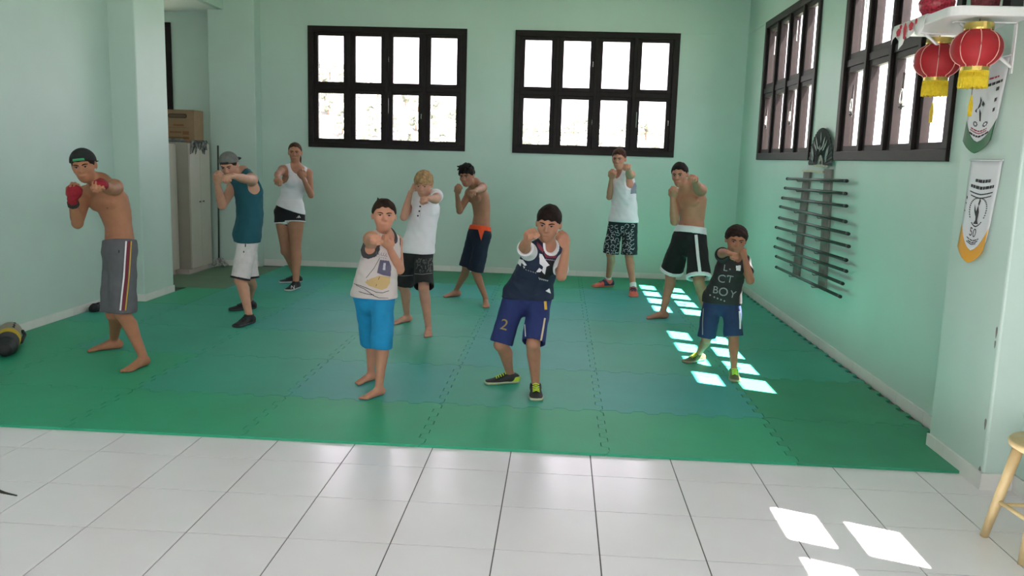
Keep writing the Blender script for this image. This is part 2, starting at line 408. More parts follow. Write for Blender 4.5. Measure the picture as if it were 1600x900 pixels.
# ------------------------------------------------------------------ people: smooth implicit bodies meshed into one continuous surface
def nrm(v): v = np.asarray(v, float); return v / (np.linalg.norm(v) + 1e-12)
def lerp(a, b, t): return np.asarray(a) * (1 - t) + np.asarray(b) * t
def wob(x, y, z, f, ph=0.0):
    """cheap smooth noise for cloth folds and hair tufts, about -1..1"""
    return (np.sin(f * (x + 0.6 * y) + 1.7 + ph) * np.cos(f * (0.8 * z - 0.5 * x) + ph) + 0.6 * np.sin(1.9 * f * (y - 0.4 * z) + 2.1 * ph) * np.cos(1.7 * f * (x + 0.7 * z) - ph)) / 1.6

class Field:
    def __init__(s, lo, hi, h, zf=None):
        s.xs = np.arange(lo[0], hi[0] + h, h, dtype=np.float32); s.ys = np.arange(lo[1], hi[1] + h, h, dtype=np.float32)
        if zf is None: s.zs = np.arange(lo[2], hi[2] + h, h, dtype=np.float32)
        else: s.zs = np.concatenate([np.arange(lo[2], zf, h * 1.35), np.arange(zf, hi[2] + h, h * 0.92)]).astype(np.float32)
        s.F = np.full((len(s.xs), len(s.ys), len(s.zs)), 0.2, np.float32)
    def sl(s, lo, hi):
        return tuple(slice(int(np.searchsorted(a, lo[i])), int(np.searchsorted(a, hi[i]))) for i, a in enumerate((s.xs, s.ys, s.zs)))
    def grid(s, q): return s.xs[q[0]][:, None, None], s.ys[q[1]][None, :, None], s.zs[q[2]][None, None, :]
    def add(s, prim, k=0.0, op='add'):
        fn, lo, hi = prim; m = 0.012 + 2 * (k if not callable(k) else 0.02)
        q = s.sl([a - m for a in lo], [a + m for a in hi])
        if 0 in [x.stop - x.start for x in q]: return
        g = s.grid(q); d = fn(*g); a = s.F[q]
        if callable(k): k = np.maximum(k(*g), 1e-4)
        if op == 'sub': d = -d
        if isinstance(k, float) and k <= 1e-6: r = np.minimum(a, d) if op == 'add' else np.maximum(a, d)
        else:
            h = np.maximum(k - np.abs(a - d), 0) / k
            r = np.minimum(a, d) - h * h * k * 0.25 if op == 'add' else np.maximum(a, d) + h * h * k * 0.25
        s.F[q] = r
    def sub(s, lo, hi):
        q = s.sl(lo, hi); t = Field.__new__(Field); t.xs, t.ys, t.zs = s.xs[q[0]], s.ys[q[1]], s.zs[q[2]]; t.q = q
        t.F = np.full((len(t.xs), len(t.ys), len(t.zs)), 0.2, np.float32); return t
    def merge(s, t, k):
        a = s.F[t.q]; g = (t.xs[:, None, None], t.ys[None, :, None], t.zs[None, None, :])
        kk = np.maximum(k(*g), 1e-4) if callable(k) else max(k, 1e-4)
        h = np.maximum(kk - np.abs(a - t.F), 0) / kk; s.F[t.q] = np.minimum(a, t.F) - h * h * kk * 0.25
    def mesh(s):
        F = s.F; S = F < 0
        c = None
        cnt = np.zeros(tuple(n - 1 for n in F.shape), np.int8)
        for i in (0, 1):
            for j in (0, 1):
                for k in (0, 1): cnt += S[i:F.shape[0] - 1 + i, j:F.shape[1] - 1 + j, k:F.shape[2] - 1 + k]
        act = (cnt > 0) & (cnt < 8); I, J, K = np.nonzero(act); n = len(I)
        if n == 0: return np.zeros((0, 3)), np.zeros((0, 4), int)
        idx = np.full(act.shape, -1, np.int32); idx[I, J, K] = np.arange(n)
        V = np.zeros((n, 3)); W = np.zeros(n)
        cor = [(i, j, k) for i in (0, 1) for j in (0, 1) for k in (0, 1)]
        val = {q: F[I + q[0], J + q[1], K + q[2]] for q in cor}
        ax = (s.xs, s.ys, s.zs)
        for a in cor:
            for d in range(3):
                if a[d] == 1: continue
                b = tuple(1 if e == d else a[e] for e in range(3))
                va, vb = val[a], val[b]; m = (va < 0) != (vb < 0)
                t = np.where(m, va / np.where(m, va - vb, 1), 0)
                P = [ax[e][(I, J, K)[e] + a[e]].astype(float) for e in range(3)]
                P[d] = P[d] + t * (ax[d][(I, J, K)[d] + 1] - ax[d][(I, J, K)[d]])
                for e in range(3): V[:, e] += np.where(m, P[e], 0)
                W += m
        V /= W[:, None]
        Q = []
        for d in range(3):
            e1, e2 = (d + 1) % 3, (d + 2) % 3
            sa = [slice(None)] * 3; sb = [slice(None)] * 3; sa[d] = slice(0, -1); sb[d] = slice(1, None)
            A = S[tuple(sa)]; B = S[tuple(sb)]; ch = A != B
            pos = list(np.nonzero(ch)); fl = A[tuple(pos)]
            ok = np.ones(len(pos[0]), bool)
            for e in (e1, e2): ok &= (pos[e] > 0) & (pos[e] < act.shape[e])
            pos = [p[ok] for p in pos]; fl = fl[ok]
            def cell(o1, o2):
                p = list(pos); p[e1] = p[e1] - o1; p[e2] = p[e2] - o2; return idx[tuple(p)]
            q = np.stack([cell(1, 1), cell(0, 1), cell(0, 0), cell(1, 0)], 1)
            q[~fl] = q[~fl][:, ::-1]; Q.append(q)
        return V, np.concatenate(Q)

# --- primitives: (distance function, low corner, high corner)
def P_cap(a, b, ra, rb):
    a, b = np.asarray(a, float), np.asarray(b, float); ba = b - a; L2 = float(ba @ ba) + 1e-9
    def fn(x, y, z):
        px, py, pz = x - a[0], y - a[1], z - a[2]
        t = np.clip((px * ba[0] + py * ba[1] + pz * ba[2]) / L2, 0, 1)
        return np.sqrt((px - ba[0] * t) ** 2 + (py - ba[1] * t) ** 2 + (pz - ba[2] * t) ** 2) - (ra + (rb - ra) * t)
    r = max(ra, rb); return fn, np.minimum(a, b) - r, np.maximum(a, b) + r
def P_ell(c, R, rad):
    c = np.asarray(c, float); R = np.asarray(R, float); rad = np.asarray(rad, float)
    def fn(x, y, z):
        px, py, pz = x - c[0], y - c[1], z - c[2]; k0 = 0; k1 = 0
        for i in range(3):
            u = (px * R[i, 0] + py * R[i, 1] + pz * R[i, 2]) / rad[i]; k0 = k0 + u * u; k1 = k1 + (u / rad[i]) ** 2
        k0 = np.sqrt(k0); return k0 * (k0 - 1) / (np.sqrt(k1) + 1e-6)
    e = np.sqrt(((R.T * rad) ** 2).sum(1)); return fn, c - e, c + e
def P_sweep(C, LAT, W, D, flat0=False, flat1=False, folds=0.0, ff=40.0, ph=0.0):
    """elliptic tube through stations C with sideways axes LAT, half widths W and half depths D"""
    C = np.asarray(C, float); n = len(C)
    T = [nrm(C[min(i + 1, n - 1)] - C[max(i - 1, 0)]) for i in range(n)]
    W = list(W); D = list(D); segs = []
    for i in range(n - 1):
        t = nrm(C[i + 1] - C[i]); l = nrm(LAT[i] + LAT[i + 1]); l = nrm(l - t * (l @ t)); f = np.cross(l, t); segs.append((t, l, f, np.linalg.norm(C[i + 1] - C[i])))
    def fn(x, y, z):
        best = None
        for i, (t, l, f, L) in enumerate(segs):
            px, py, pz = x - C[i][0], y - C[i][1], z - C[i][2]
            s = px * t[0] + py * t[1] + pz * t[2]; u = np.clip(s / L, 0, 1)
            lx = px * l[0] + py * l[1] + pz * l[2]; ly = px * f[0] + py * f[1] + pz * f[2]; lz = s - u * L
            w = W[i] + (W[i + 1] - W[i]) * u; dd = D[i] + (D[i + 1] - D[i]) * u; m = np.minimum(w, dd)
            d = (np.sqrt((lx / w) ** 2 + (ly / dd) ** 2 + (lz / m) ** 2) - 1) * m
            best = d if best is None else np.minimum(best, d)
        if folds: best = best + folds * wob(x, y, z, ff, ph)
        if flat0: t = segs[0][0]; best = np.maximum(best, -((x - C[0][0]) * t[0] + (y - C[0][1]) * t[1] + (z - C[0][2]) * t[2]))
        if flat1: t = segs[-1][0]; best = np.maximum(best, (x - C[-1][0]) * t[0] + (y - C[-1][1]) * t[1] + (z - C[-1][2]) * t[2])
        return best
    r = max(max(W), max(D)); return fn, C.min(0) - r, C.max(0) + r
def P_limb(pts, rs, **kw):
    pts = [np.asarray(p, float) for p in pts]; t = nrm(pts[-1] - pts[0]); l = np.cross(t, [0.3, -1, 0.2]); return P_sweep(pts, [nrm(l)] * len(pts), rs, rs, **kw)

def surf(name, fld, m, base, parent, smooth_it=0):
    V, Q = fld.mesh()
    if len(V) == 0: print('EMPTY SURFACE', name); return None
    if smooth_it:
        for _ in range(smooth_it):
            acc = np.zeros_like(V); cnt = np.zeros(len(V))
            for a in range(4):
                np.add.at(acc, Q[:, a], V[Q[:, (a + 1) % 4]]); np.add.at(acc, Q[:, a], V[Q[:, (a + 3) % 4]]); np.add.at(cnt, Q[:, a], 2)
            V = 0.5 * V + 0.5 * acc / np.maximum(cnt, 1)[:, None]
    L = V - base
    me = bpy.data.meshes.new(name); me.vertices.add(len(L)); me.vertices.foreach_set('co', L.astype(np.float32).ravel())
    me.loops.add(len(Q) * 4); me.loops.foreach_set('vertex_index', Q.astype(np.int32).ravel())
    me.polygons.add(len(Q)); me.polygons.foreach_set('loop_start', np.arange(0, len(Q) * 4, 4, dtype=np.int32))
    me.polygons.foreach_set('use_smooth', np.ones(len(Q), bool)); me.update(calc_edges=True); me.validate()
    o = link_mesh(name, me, m, parent); o['_n'] = 0; del o['_n']
    return o

class Drape:
    """lays thin printed or sewn-on pieces onto a finished garment"""
    def __init__(s, objs, base):
        vs, fs = [], []
        for o in objs:
            n = len(vs); me = o.data; vs += [tuple(v.co) for v in me.vertices]; fs += [tuple(n + i for i in p.vertices) for p in me.polygons]
        s.b = BVHTree.FromPolygons(vs, fs); s.base = np.asarray(base)
    def hit(s, u, v, off):
        d = ray(u, v); o = CAM - s.base
        h = s.b.ray_cast(Vector(o), Vector(d))
        if h[0] is None: return None
        nn = h[1] if h[1].dot(Vector(d)) < 0 else -h[1]
        return h[0] + nn * off - Vector(d) * off * 0.6
    def cells(s, name, quads, m, parent, off=0.003):
        vs, fs, memo = [], [], {}
        for q in quads:
            ids = []
            for c in q:
                key = (round(c[0], 2), round(c[1], 2))
                if key not in memo:
                    h = s.hit(c[0], c[1], off); memo[key] = None if h is None else len(vs)
                    if h is not None: vs.append(tuple(h))
                ids.append(memo[key])
            if None in ids or len(set(ids)) < 3: continue
            P = [Vector(vs[i]) for i in ids]
            if max((P[i] - P[i - 1]).length for i in range(len(P))) > 0.10: continue
            fs.append(tuple(ids))
        if not fs: print('no print', name); return None
        me = bpy.data.meshes.new(name); me.from_pydata(vs, [], fs); me.update()
        o = link_mesh(name, me, m, parent, smooth=True); return o
    def blob(s, name, poly, m, parent, step=1.0, off=0.003):
        xs = [p[0] for p in poly]; ys = [p[1] for p in poly]; quads = []
        def inside(x, y):
            c = False; j = len(poly) - 1
            for i in range(len(poly)):
                (x1, y1), (x2, y2) = poly[i], poly[j]
                if (y1 > y) != (y2 > y) and x < (x2 - x1) * (y - y1) / (y2 - y1 + 1e-9) + x1: c = not c
                j = i
            return c
        x = min(xs)
        while x < max(xs):
            y = min(ys)
            while y < max(ys):
                if inside(x + step / 2, y + step / 2): quads.append(((x, y), (x, y + step), (x + step, y + step), (x + step, y)))
                y += step
            x += step
        return s.cells(name, quads, m, parent, off)
    def ribbon(s, name, pts, m, parent, off=0.003, sub=6):
        """pts: (x, y, full width) along the strip"""
        row = []
        for (a, b) in zip(pts, pts[1:]):
            for k in range(sub): row.append([a[i] + (b[i] - a[i]) * k / sub for i in range(3)])
        row.append(list(pts[-1])); quads = []; sides = []
        for i, p in enumerate(row):
            q0, q1 = row[max(i - 1, 0)], row[min(i + 1, len(row) - 1)]; dx, dy = q1[0] - q0[0], q1[1] - q0[1]; L = math.hypot(dx, dy) + 1e-9
            nx_, ny_ = -dy / L, dx / L; sides.append(((p[0] + nx_ * p[2] / 2, p[1] + ny_ * p[2] / 2), (p[0], p[1]), (p[0] - nx_ * p[2] / 2, p[1] - ny_ * p[2] / 2)))
        for a, b in zip(sides, sides[1:]): quads += [(a[0], b[0], b[1], a[1]), (a[1], b[1], b[2], a[2])]
        return s.cells(name, quads, m, parent, off)
    def ribbons(s, name, lists, m, parent, off=0.003, sub=2):
        allq = []
        try:
            s.cells = lambda n, q, *a, **k: allq.extend(q)
            for pts in lists: s.ribbon(name, pts, m, parent, off, sub)
        finally: del s.cells
        o = s.cells(name, allq, m, parent, off)
        if o: o['kind'] = 'stuff'
        return o
    def blobs(s, name, polys, m, parent, step=1.0, off=0.003):
        allq = []
        try:
            s.cells = lambda n, q, *a, **k: allq.extend(q)
            for p in polys: s.blob(name, p, m, parent, step, off)
        finally: del s.cells
        o = s.cells(name, allq, m, parent, off)
        if o: o['kind'] = 'stuff'
        return o
    def text(s, name, body, x, y, size, rot, m, parent, off=0.003, sx=1.0, bold=0.0):
        cu = bpy.data.curves.new('t', 'FONT'); cu.body = body; cu.size = size; cu.align_x = 'CENTER'; cu.resolution_u = 3; cu.offset = bold
        to = bpy.data.objects.new('t', cu); me0 = to.to_mesh(); c, sn = math.cos(rot), math.sin(rot)
        P = [(v.co.x * sx, -v.co.y) for v in me0.vertices]; F = [tuple(p.vertices) for p in me0.polygons]; to.to_mesh_clear()
        P = [(x + c * a - sn * b, y + sn * a + c * b) for a, b in P]
        o = s.cells(name, [tuple(P[i] for i in f) for f in F], m, parent, off)
        bpy.data.objects.remove(to); bpy.data.curves.remove(cu); return o

def reach(par, uv, L, sign, what=''):
    d = ray(*uv); w = par - CAM; b = float(w @ d); q = L * L - (float(w @ w) - b * b)
    if q < 0:
        if -q > (0.35 * L) ** 2: print('  stretch', what, round(math.sqrt(L * L - q) / L, 2))
        return CAM + d * b
    return CAM + d * (b + sign * math.sqrt(q))

def hand_fist(fld, W, K, palm, right, H, k=0.004, rough_open=0.0):
    """closed fist: palm, four curled fingers of unequal length, thumb laid across them"""
    f = nrm(K - W); n = nrm(palm - f * (np.asarray(palm) @ f)); s = np.cross(f, n) if right else np.cross(n, f)
    u = H / 1.70; p = lambda a, b, c: W + (f * a + s * b + n * c) * u
    R = np.stack([f, s, n])
    fld.add(P_ell(p(0.045, 0.0, 0.006), R, np.array([0.058, 0.042, 0.021]) * u), 0.012)
    fld.add(P_ell(p(0.066, -0.004, 0.004), R, np.array([0.026, 0.041, 0.017]) * u), 0.008)
    for i, (so, kn, l1, l2) in enumerate(((0.030, 0.086, 0.040, 0.026), (0.010, 0.091, 0.043, 0.029), (-0.010, 0.087, 0.040, 0.027), (-0.029, 0.079, 0.033, 0.022))):
        a = p(kn, so, 0.0); b = p(kn + 0.010, so * 0.97, l1); c = p(kn + 0.010 - l2, so * 0.95, l1 + 0.008); e = p(kn - l2 + 0.002, so * 0.95, l1 - 0.014)
        r = 0.0098 * u * (1.0 if i < 3 else 0.88)
        fld.add(P_cap(a, b, r * 1.08, r), k); fld.add(P_cap(b, c, r, r * 0.95), k); fld.add(P_cap(c, e, r * 0.95, r * 0.85), k)
    t0 = p(0.020, 0.034, 0.012); t1 = p(0.056, 0.046, 0.030); t2 = p(0.080, 0.030, 0.052); t3 = p(0.084, 0.006, 0.060)
    fld.add(P_cap(t0, t1, 0.0155 * u, 0.0125 * u), 0.008); fld.add(P_cap(t1, t2, 0.0118 * u, 0.0108 * u), k); fld.add(P_cap(t2, t3, 0.0108 * u, 0.009 * u), k)
    return f, s, n

def foot_shape(fld, heel, toe, H, grow=0.0, bare=True, right=True, k=0.012):
    f = nrm(toe - heel); up = np.array([0, 0, 1.0]); l = np.cross(f, up); L = np.linalg.norm(toe - heel); u = L / 0.255
    P = lambda a, b, c: heel + f * a * L + l * b * u + up * (c * u)
    g = grow
    st = [P(0.10, 0, 0.034), P(0.25, 0, 0.042), P(0.45, 0, 0.034), P(0.62, 0, 0.024), P(0.76, 0, 0.018), P(0.84 if bare else 0.93, 0, 0.014)]
    W = [0.026, 0.030, 0.032, 0.039, 0.042, 0.036]; D = [0.034, 0.042, 0.034, 0.024, 0.018, 0.0135]
    fld.add(P_sweep(st, [l] * 6, [w * u + g for w in W], [d * u + g * 0.6 for d in D]), k)
    if bare:
        side = 1 if right else -1      # big toe on the inner side
        for i, (b, a1, r) in enumerate(((-0.029, 1.0, 0.0125), (-0.012, 0.985, 0.0092), (0.002, 0.965, 0.0088), (0.016, 0.94, 0.0085), (0.029, 0.91, 0.008))):
            bb = b * side
            fld.add(P_cap(P(0.78 - 0.02 * i, bb, 0.012), P(a1 - 0.03, bb * 1.05, 0.0095), r * u, r * u * 0.95), 0.004)

SKIN_OPT = dict(rough=0.6, noise=0.07, scale=16, sss=0.08, spec=0.3)
def build_person(S):
    H, hh, bl = S['H'], S['hh'], S.get('build', 1.0)
    tag_ = S['label']
    J = {}
    # feet on the mat
    for s in 'AB':
        h0 = at_z(*S['heel' + s]); t0 = at_z(*S['toe' + s]); dirv = nrm(t0 - h0) if 'fdir' + s not in S else nrm(np.array([*S['fdir' + s], 0.0]))
        mid = (h0 + t0) / 2; FL = 0.152 * H * S.get('footk', 1.0)
        if 'fdir' + s in S: mid = h0 + dirv * FL / 2
        J['heel' + s] = mid - dirv * FL / 2; J['toe' + s] = mid + dirv * FL / 2; J['fd' + s] = dirv
        J['ank' + s] = J['heel' + s] + dirv * FL * 0.25 + np.array([0, 0, 0.050 * H])
    Y0 = S.get('Y', (J['ankA'][1] + J['ankB'][1]) / 2) + S.get('dY', 0)
    P = at_y(*S['pel'], Y0); J['P'] = P
    N = reach(P, S['neck'], 0.292 * H * S.get('spk', 1), -1, 'spine'); J['N'] = N
    th = math.radians(S.get('hipyaw', 20)); hl = np.array([math.cos(th), -math.sin(th), 0])
    J['hipA'] = P - hl * 0.050 * H * S.get('hipk', 1); J['hipB'] = P + hl * 0.050 * H * S.get('hipk', 1)
    for s, sg in (('A', S.get('shsA', 1)), ('B', S.get('shsB', -1))): J['sh' + s] = reach(N, S['sh' + s], 0.108 * H * S.get('shk', 1), sg, 'sh' + s)
    for s in 'AB':      # knees: on their picture ray, best fit to thigh and shank length
        d = ray(*S['knee' + s]); hip, ank = J['hip' + s], J['ank' + s]; b = float(((hip + ank) / 2 - CAM) @ d)
        t = np.linspace(b - 0.5, b + 0.4, 400); K = CAM + t[:, None] * d
        c = (np.linalg.norm(K - hip, axis=1) - 0.245 * H) ** 2 + (np.linalg.norm(K - ank, axis=1) - 0.236 * H) ** 2 + 0.004 * (K[:, 1] - Y0)
        J['knee' + s] = K[int(np.argmin(c))]
        e1, e2 = S.get('arm' + s, (-1, -1))
        J['el' + s] = reach(J['sh' + s], S['el' + s], 0.168 * H, e1, 'upper arm ' + s)
        J['wr' + s] = reach(J['el' + s], S['wr' + s], 0.146 * H, e2, 'forearm ' + s)
        J['fist' + s] = reach(J['wr' + s], S['fist' + s], 0.055 * H, S.get('fs' + s, -1), 'fist ' + s)
    up = nrm(N - P); sl = nrm(J['shB'] - J['shA']); sl = nrm(sl - up * (sl @ up) * 0.6)
    # head
    HC = reach(N + np.array([0, 0, 0.0]), S['head'], 0.5 * hh + 0.035 * H, -1, 'head'); J['HC'] = HC
    ya, pi_, ro = [math.radians(a) for a in S.get('face', (0, 0, 0))]
    tc = CAM - HC; a0 = math.atan2(tc[0], -tc[1]); ya += a0
    hf = np.array([math.sin(ya) * math.cos(pi_), -math.cos(ya) * math.cos(pi_), -math.sin(pi_)])
    hr = np.array([math.cos(ya), math.sin(ya), 0.0]); hu = np.cross(hr, hf) * -1
    hu = np.cross(hf, hr) if np.cross(hf, hr)[2] > 0 else np.cross(hr, hf)
    hr, hu = hr * math.cos(ro) + -hu * math.sin(ro), hu * math.cos(ro) + hr * math.sin(ro)
    HR = np.stack([hr, hf, hu]); hw = S.get('hw', 1.0); hp = lambda a, b, c: HC + (hr * a * hw + hf * b + hu * c) * hh
    J['HR'] = HR
    base = np.array([*((J['ankA'] + J['ankB'])[:2] / 2), MATZ])
    root = empty('person', tuple(base)); tag(root, tag_, 'person', 'people in boxing stance on the mats')
    pts = np.array([v for k, v in J.items() if isinstance(v, np.ndarray) and v.shape == (3,) and not k.startswith('fd')])
    lo, hi = pts.min(0) - 0.13, pts.max(0) + 0.14; lo[2] = MATZ - 0.012; hi[2] = HC[2] + 0.62 * hh
    zf = min(N[2], J['wrA'][2], J['wrB'][2]) - 0.05
    fld = Field(lo, hi, 0.0053, zf)
    # torso stations along the spine
    bow = S.get('bow', 0.02); back = -np.cross(sl, up)
    def torso(t):
        c = P + (N - P) * t + back * bow * math.sin(math.pi * min(max(t, 0), 1)) * 1.0
        if t < 0: c = P + np.array([0, 0, 1.0]) * t * np.linalg.norm(N - P)
        l = nrm(hl * (1 - min(max(t, 0), 1)) + sl * min(max(t, 0), 1)); return c, l
    fem = S.get('fem', False)
    TT = [-0.17, 0.0, 0.18, 0.36, 0.56, 0.74, 0.87, 0.97]
    TW = np.array([0.062, 0.096, 0.089, 0.080, 0.087, 0.098, 0.088, 0.046]) if not fem else np.array([0.066, 0.104, 0.088, 0.071, 0.078, 0.086, 0.078, 0.040])
    TD = np.array([0.055, 0.066, 0.060, 0.055, 0.063, 0.066, 0.052, 0.036]) if not fem else np.array([0.056, 0.070, 0.058, 0.050, 0.056, 0.060, 0.046, 0.032])
    TW, TD = TW * H * bl, TD * H * bl
    J['torso'] = (torso, TT, TW, TD)
    def tst(ts, gw=0.0, gd=None):
        gd = gw if gd is None else gd
        c, l = zip(*[torso(t) for t in ts]); return list(c), list(l), [float(np.interp(t, TT, TW)) + gw for t in ts], [float(np.interp(t, TT, TD)) + gd for t in ts]
    c, l, w, d = tst([-0.17, -0.08, 0.0, 0.1, 0.18, 0.28, 0.36, 0.46, 0.56, 0.66, 0.74, 0.81, 0.87, 0.97]); fld.add(P_sweep(c, l, w, d), 0.0)
    chest = torso(0.72)[0]; fo = np.cross(sl, up)
    if S.get('top') is None:
        R3 = np.stack([sl, fo, up])
        for sg in (-1, 1): fld.add(P_ell(chest + (sl * sg * 0.044 + fo * 0.050) * H * bl, R3, np.array([0.044, 0.017, 0.030]) * H * bl), 0.02)
        nb = torso(0.27)[0] + fo * float(np.interp(0.27, TT, TD)); fld.add(P_ell(nb, R3, np.array([0.008, 0.012, 0.010])), 0.006, 'sub')
    if fem:
        R3 = np.stack([sl, fo, up])
        for sg in (-1, 1): fld.add(P_ell(torso(0.70)[0] + (sl * sg * 0.040 + fo * 0.048) * H, R3, np.array([0.036, 0.030, 0.036]) * H), 0.025)
    # neck and shoulder line
    fld.add(P_cap(N - up * 0.03, hp(0, -0.10, -0.22), 0.037 * H * bl, 0.031 * H * bl * (0.85 if fem else 1)), 0.03)
    for s in 'AB': fld.add(P_cap(N + up * 0.016 * H, lerp(N, J['sh' + s], 0.86) + np.array([0, 0, 0.006]) * H, 0.027 * H * bl, 0.026 * H * bl), 0.04)
    # head
    for c_, r_, k_ in (((0, -0.05, 0.13), (0.315, 0.385, 0.365), 0.0), ((0, 0.075, -0.10), (0.255, 0.285, 0.33), 0.03), ((0, 0.15, -0.335), (0.15, 0.165, 0.14), 0.03), ((0, 0.28, 0.115), (0.19, 0.075, 0.055), 0.02),
                       ((-0.165, 0.215, -0.085), (0.085, 0.09, 0.075), 0.02), ((0.165, 0.215, -0.085), (0.085, 0.09, 0.075), 0.02)):
        fld.add(P_ell(hp(*c_), HR, np.array(r_) * hh * np.array([hw, 1, 1])), k_)
    for sg in (-1, 1):
        fld.add(P_ell(hp(0.125 * sg, 0.385, 0.035), HR, np.array((0.08, 0.055, 0.042)) * hh), 0.012, 'sub')
        fld.add(P_ell(hp(0.325 * sg, -0.045, 0.0), np.stack([nrm(hr + hf * 0.5 * sg), nrm(hf - hr * 0.5 * sg), hu]), np.array((0.026, 0.075, 0.125)) * hh), 0.006)
    fld.add(P_cap(hp(0, 0.335, 0.07), hp(0, 0.425, -0.095), 0.026 * hh, 0.042 * hh), 0.012)
    for sg in (-1, 1): fld.add(P_ell(hp(0.045 * sg, 0.385, -0.105), HR, np.array((0.035, 0.04, 0.03)) * hh), 0.008)
    fld.add(P_ell(hp(0, 0.335, -0.235), HR, np.array((0.10, 0.04, 0.024)) * hh), 0.012); fld.add(P_ell(hp(0, 0.325, -0.275), HR, np.array((0.08, 0.042, 0.024)) * hh), 0.010)
    # legs
    for s in 'AB':
        hip, kn, an = J['hip' + s], J['knee' + s], J['ank' + s]; lk = S.get('legk', 1.0) * bl
        a = fld.sub(np.minimum(np.minimum(hip, kn), np.minimum(an, J['toe' + s])) - 0.14, np.maximum(np.maximum(hip, kn), np.maximum(an, J['toe' + s])) + 0.14)
        a.add(P_limb([hip, lerp(hip, kn, 0.35), lerp(hip, kn, 0.7), kn], [0.055 * H * lk, 0.051 * H * lk, 0.040 * H * lk, 0.0325 * H * lk]), 0.0)
        sh = nrm(an - kn); bk = nrm(np.array([-J['fd' + s][0], -J['fd' + s][1], 0])); cf = lerp(kn, an, 0.28) + bk * 0.010 * H
        a.add(P_limb([kn, cf, lerp(kn, an, 0.6) + bk * 0.004 * H, an], [0.0315 * H * lk, 0.034 * H * lk, 0.026 * H * lk, 0.0195 * H * lk]), 0.015)
        a.add(P_ell(kn + np.array([J['fd' + s][0], J['fd' + s][1], 0]) * 0.010 * H, np.eye(3), np.array([0.026, 0.026, 0.03]) * H * lk), 0.012)
        foot_shape(a, J['heel' + s], J['toe' + s], H, bare=S.get('shoes') is None, right=(s == 'A'), k=0.02)
        fld.merge(a, (lambda hp_: lambda x, y, z: 0.05 * np.clip(1 - np.sqrt((x - hp_[0]) ** 2 + (y - hp_[1]) ** 2 + (z - hp_[2]) ** 2) / 0.25, 0, 1))(hip))
    # arms and fists
    J['hand'] = {}
    for s in 'AB':
        sh_, el, wr, fi = J['sh' + s], J['el' + s], J['wr' + s], J['fist' + s]; ak = S.get('armk', 1.0) * bl
        pp = np.array([sh_, el, wr, fi]); a = fld.sub(pp.min(0) - 0.13, pp.max(0) + 0.13)
        a.add(P_ell(sh_, np.eye(3), np.array([0.034, 0.034, 0.036]) * H * ak), 0.0)
        a.add(P_limb([sh_, lerp(sh_, el, 0.45), el], [0.030 * H * ak, 0.0285 * H * ak, 0.0235 * H * ak]), 0.02)
        a.add(P_limb([el, lerp(el, wr, 0.28), lerp(el, wr, 0.7), wr], [0.0235 * H * ak, 0.0255 * H * ak, 0.0195 * H * ak, 0.0155 * H * ak]), 0.012)
        pal = S.get('palm' + s)
        if pal is None: pal = np.array([0, 0, -1.0]) if S.get('punch', 'B') == s else (HC - fi)
        J['hand'][s] = hand_fist(a, wr, fi, np.asarray(pal, float), s == 'A', H * S.get('handk', 1.0))
        fld.merge(a, (lambda q: lambda x, y, z: 0.035 * np.clip(1.25 - np.sqrt((x - q[0]) ** 2 + (y - q[1]) ** 2 + (z - q[2]) ** 2) / 0.16, 0, 1))(sh_))
    q = fld.sl([-99, -99, -99], [99, 99, MATZ + 0.03])
    z = fld.zs[q[2]][None, None, :]; fld.F[q] = np.maximum(fld.F[q], MATZ + 0.001 - z)
    skin = mat('skin_%d' % S['id'], tuple(np.array(S['skin']) * (1.03, 0.88, 0.80)), **SKIN_OPT)
    body = surf('body', fld, skin, base, root)
    # eyes, brows, lips
    def ell_mesh(name, c, rad, m, nu=12, nv=8, R=HR, parent=body):
        vs, fs = [], []
        for j in range(nv + 1):
            for i in range(nu):
                a, b = 2 * math.pi * i / nu, math.pi * j / nv
                p = np.array([math.sin(b) * math.cos(a) * rad[0], math.cos(b) * rad[1], math.sin(b) * math.sin(a) * rad[2]])
                vs.append(tuple(c + R.T @ p - base))
        for j in range(nv):
            for i in range(nu): fs.append((j * nu + i, j * nu + (i + 1) % nu, (j + 1) * nu + (i + 1) % nu, (j + 1) * nu + i))
        me = bpy.data.meshes.new(name); me.from_pydata(vs, [], fs); me.update(); return link_mesh(name, me, m, parent, smooth=True)
    J['ell'] = ell_mesh
    hair_c = S.get('hair', (0.02, 0.012, 0.008))
    M_h = mat('hair_%d' % S['id'], hair_c, 0.8, noise=0.4, scale=40, bump=0.5, bscale=160, spec=0.2)
    if S.get('eyes', True):
        for sg in (-1, 1):
            ell_mesh('eye', hp(0.125 * sg, 0.335, 0.03), np.array((0.058, 0.020, 0.019)) * hh, mat('eye_white', (0.38, 0.34, 0.32), 0.3))
            ell_mesh('iris', hp(0.125 * sg, 0.350, 0.03), np.array((0.030, 0.011, 0.020)) * hh, mat('eye_iris', (0.02, 0.012, 0.008), 0.2))
            MB().tube([tuple(hp((0.068 + 0.0285 * k) * sg, 0.352 - 0.010 * abs(k - 2), 0.040 + 0.010 - 0.0035 * (k - 2) ** 2) - base) for k in range(5)], 0.0075 * hh, 5).build('eyelash', M_h, body, smooth=True)
            bw = [hp((0.045 + 0.04 * k) * sg, 0.372 - 0.012 * k * k / 3, 0.088 + 0.004 * k - 0.006 * (k - 2) ** 2 * 0.8 + 0.012) - base for k in range(5)]
            MB().tube([tuple(p) for p in bw], [0.013 * hh, 0.019 * hh, 0.019 * hh, 0.015 * hh, 0.008 * hh], 6).build('eyebrow', M_h, body, smooth=True)
        M_lip = mat('lips_%d' % S['id'], tuple(np.array(S['skin']) * np.array([0.85, 0.55, 0.55])), 0.5)
        ell_mesh('lips', hp(0, 0.352, -0.252), np.array((0.085, 0.03, 0.026)) * hh, M_lip)
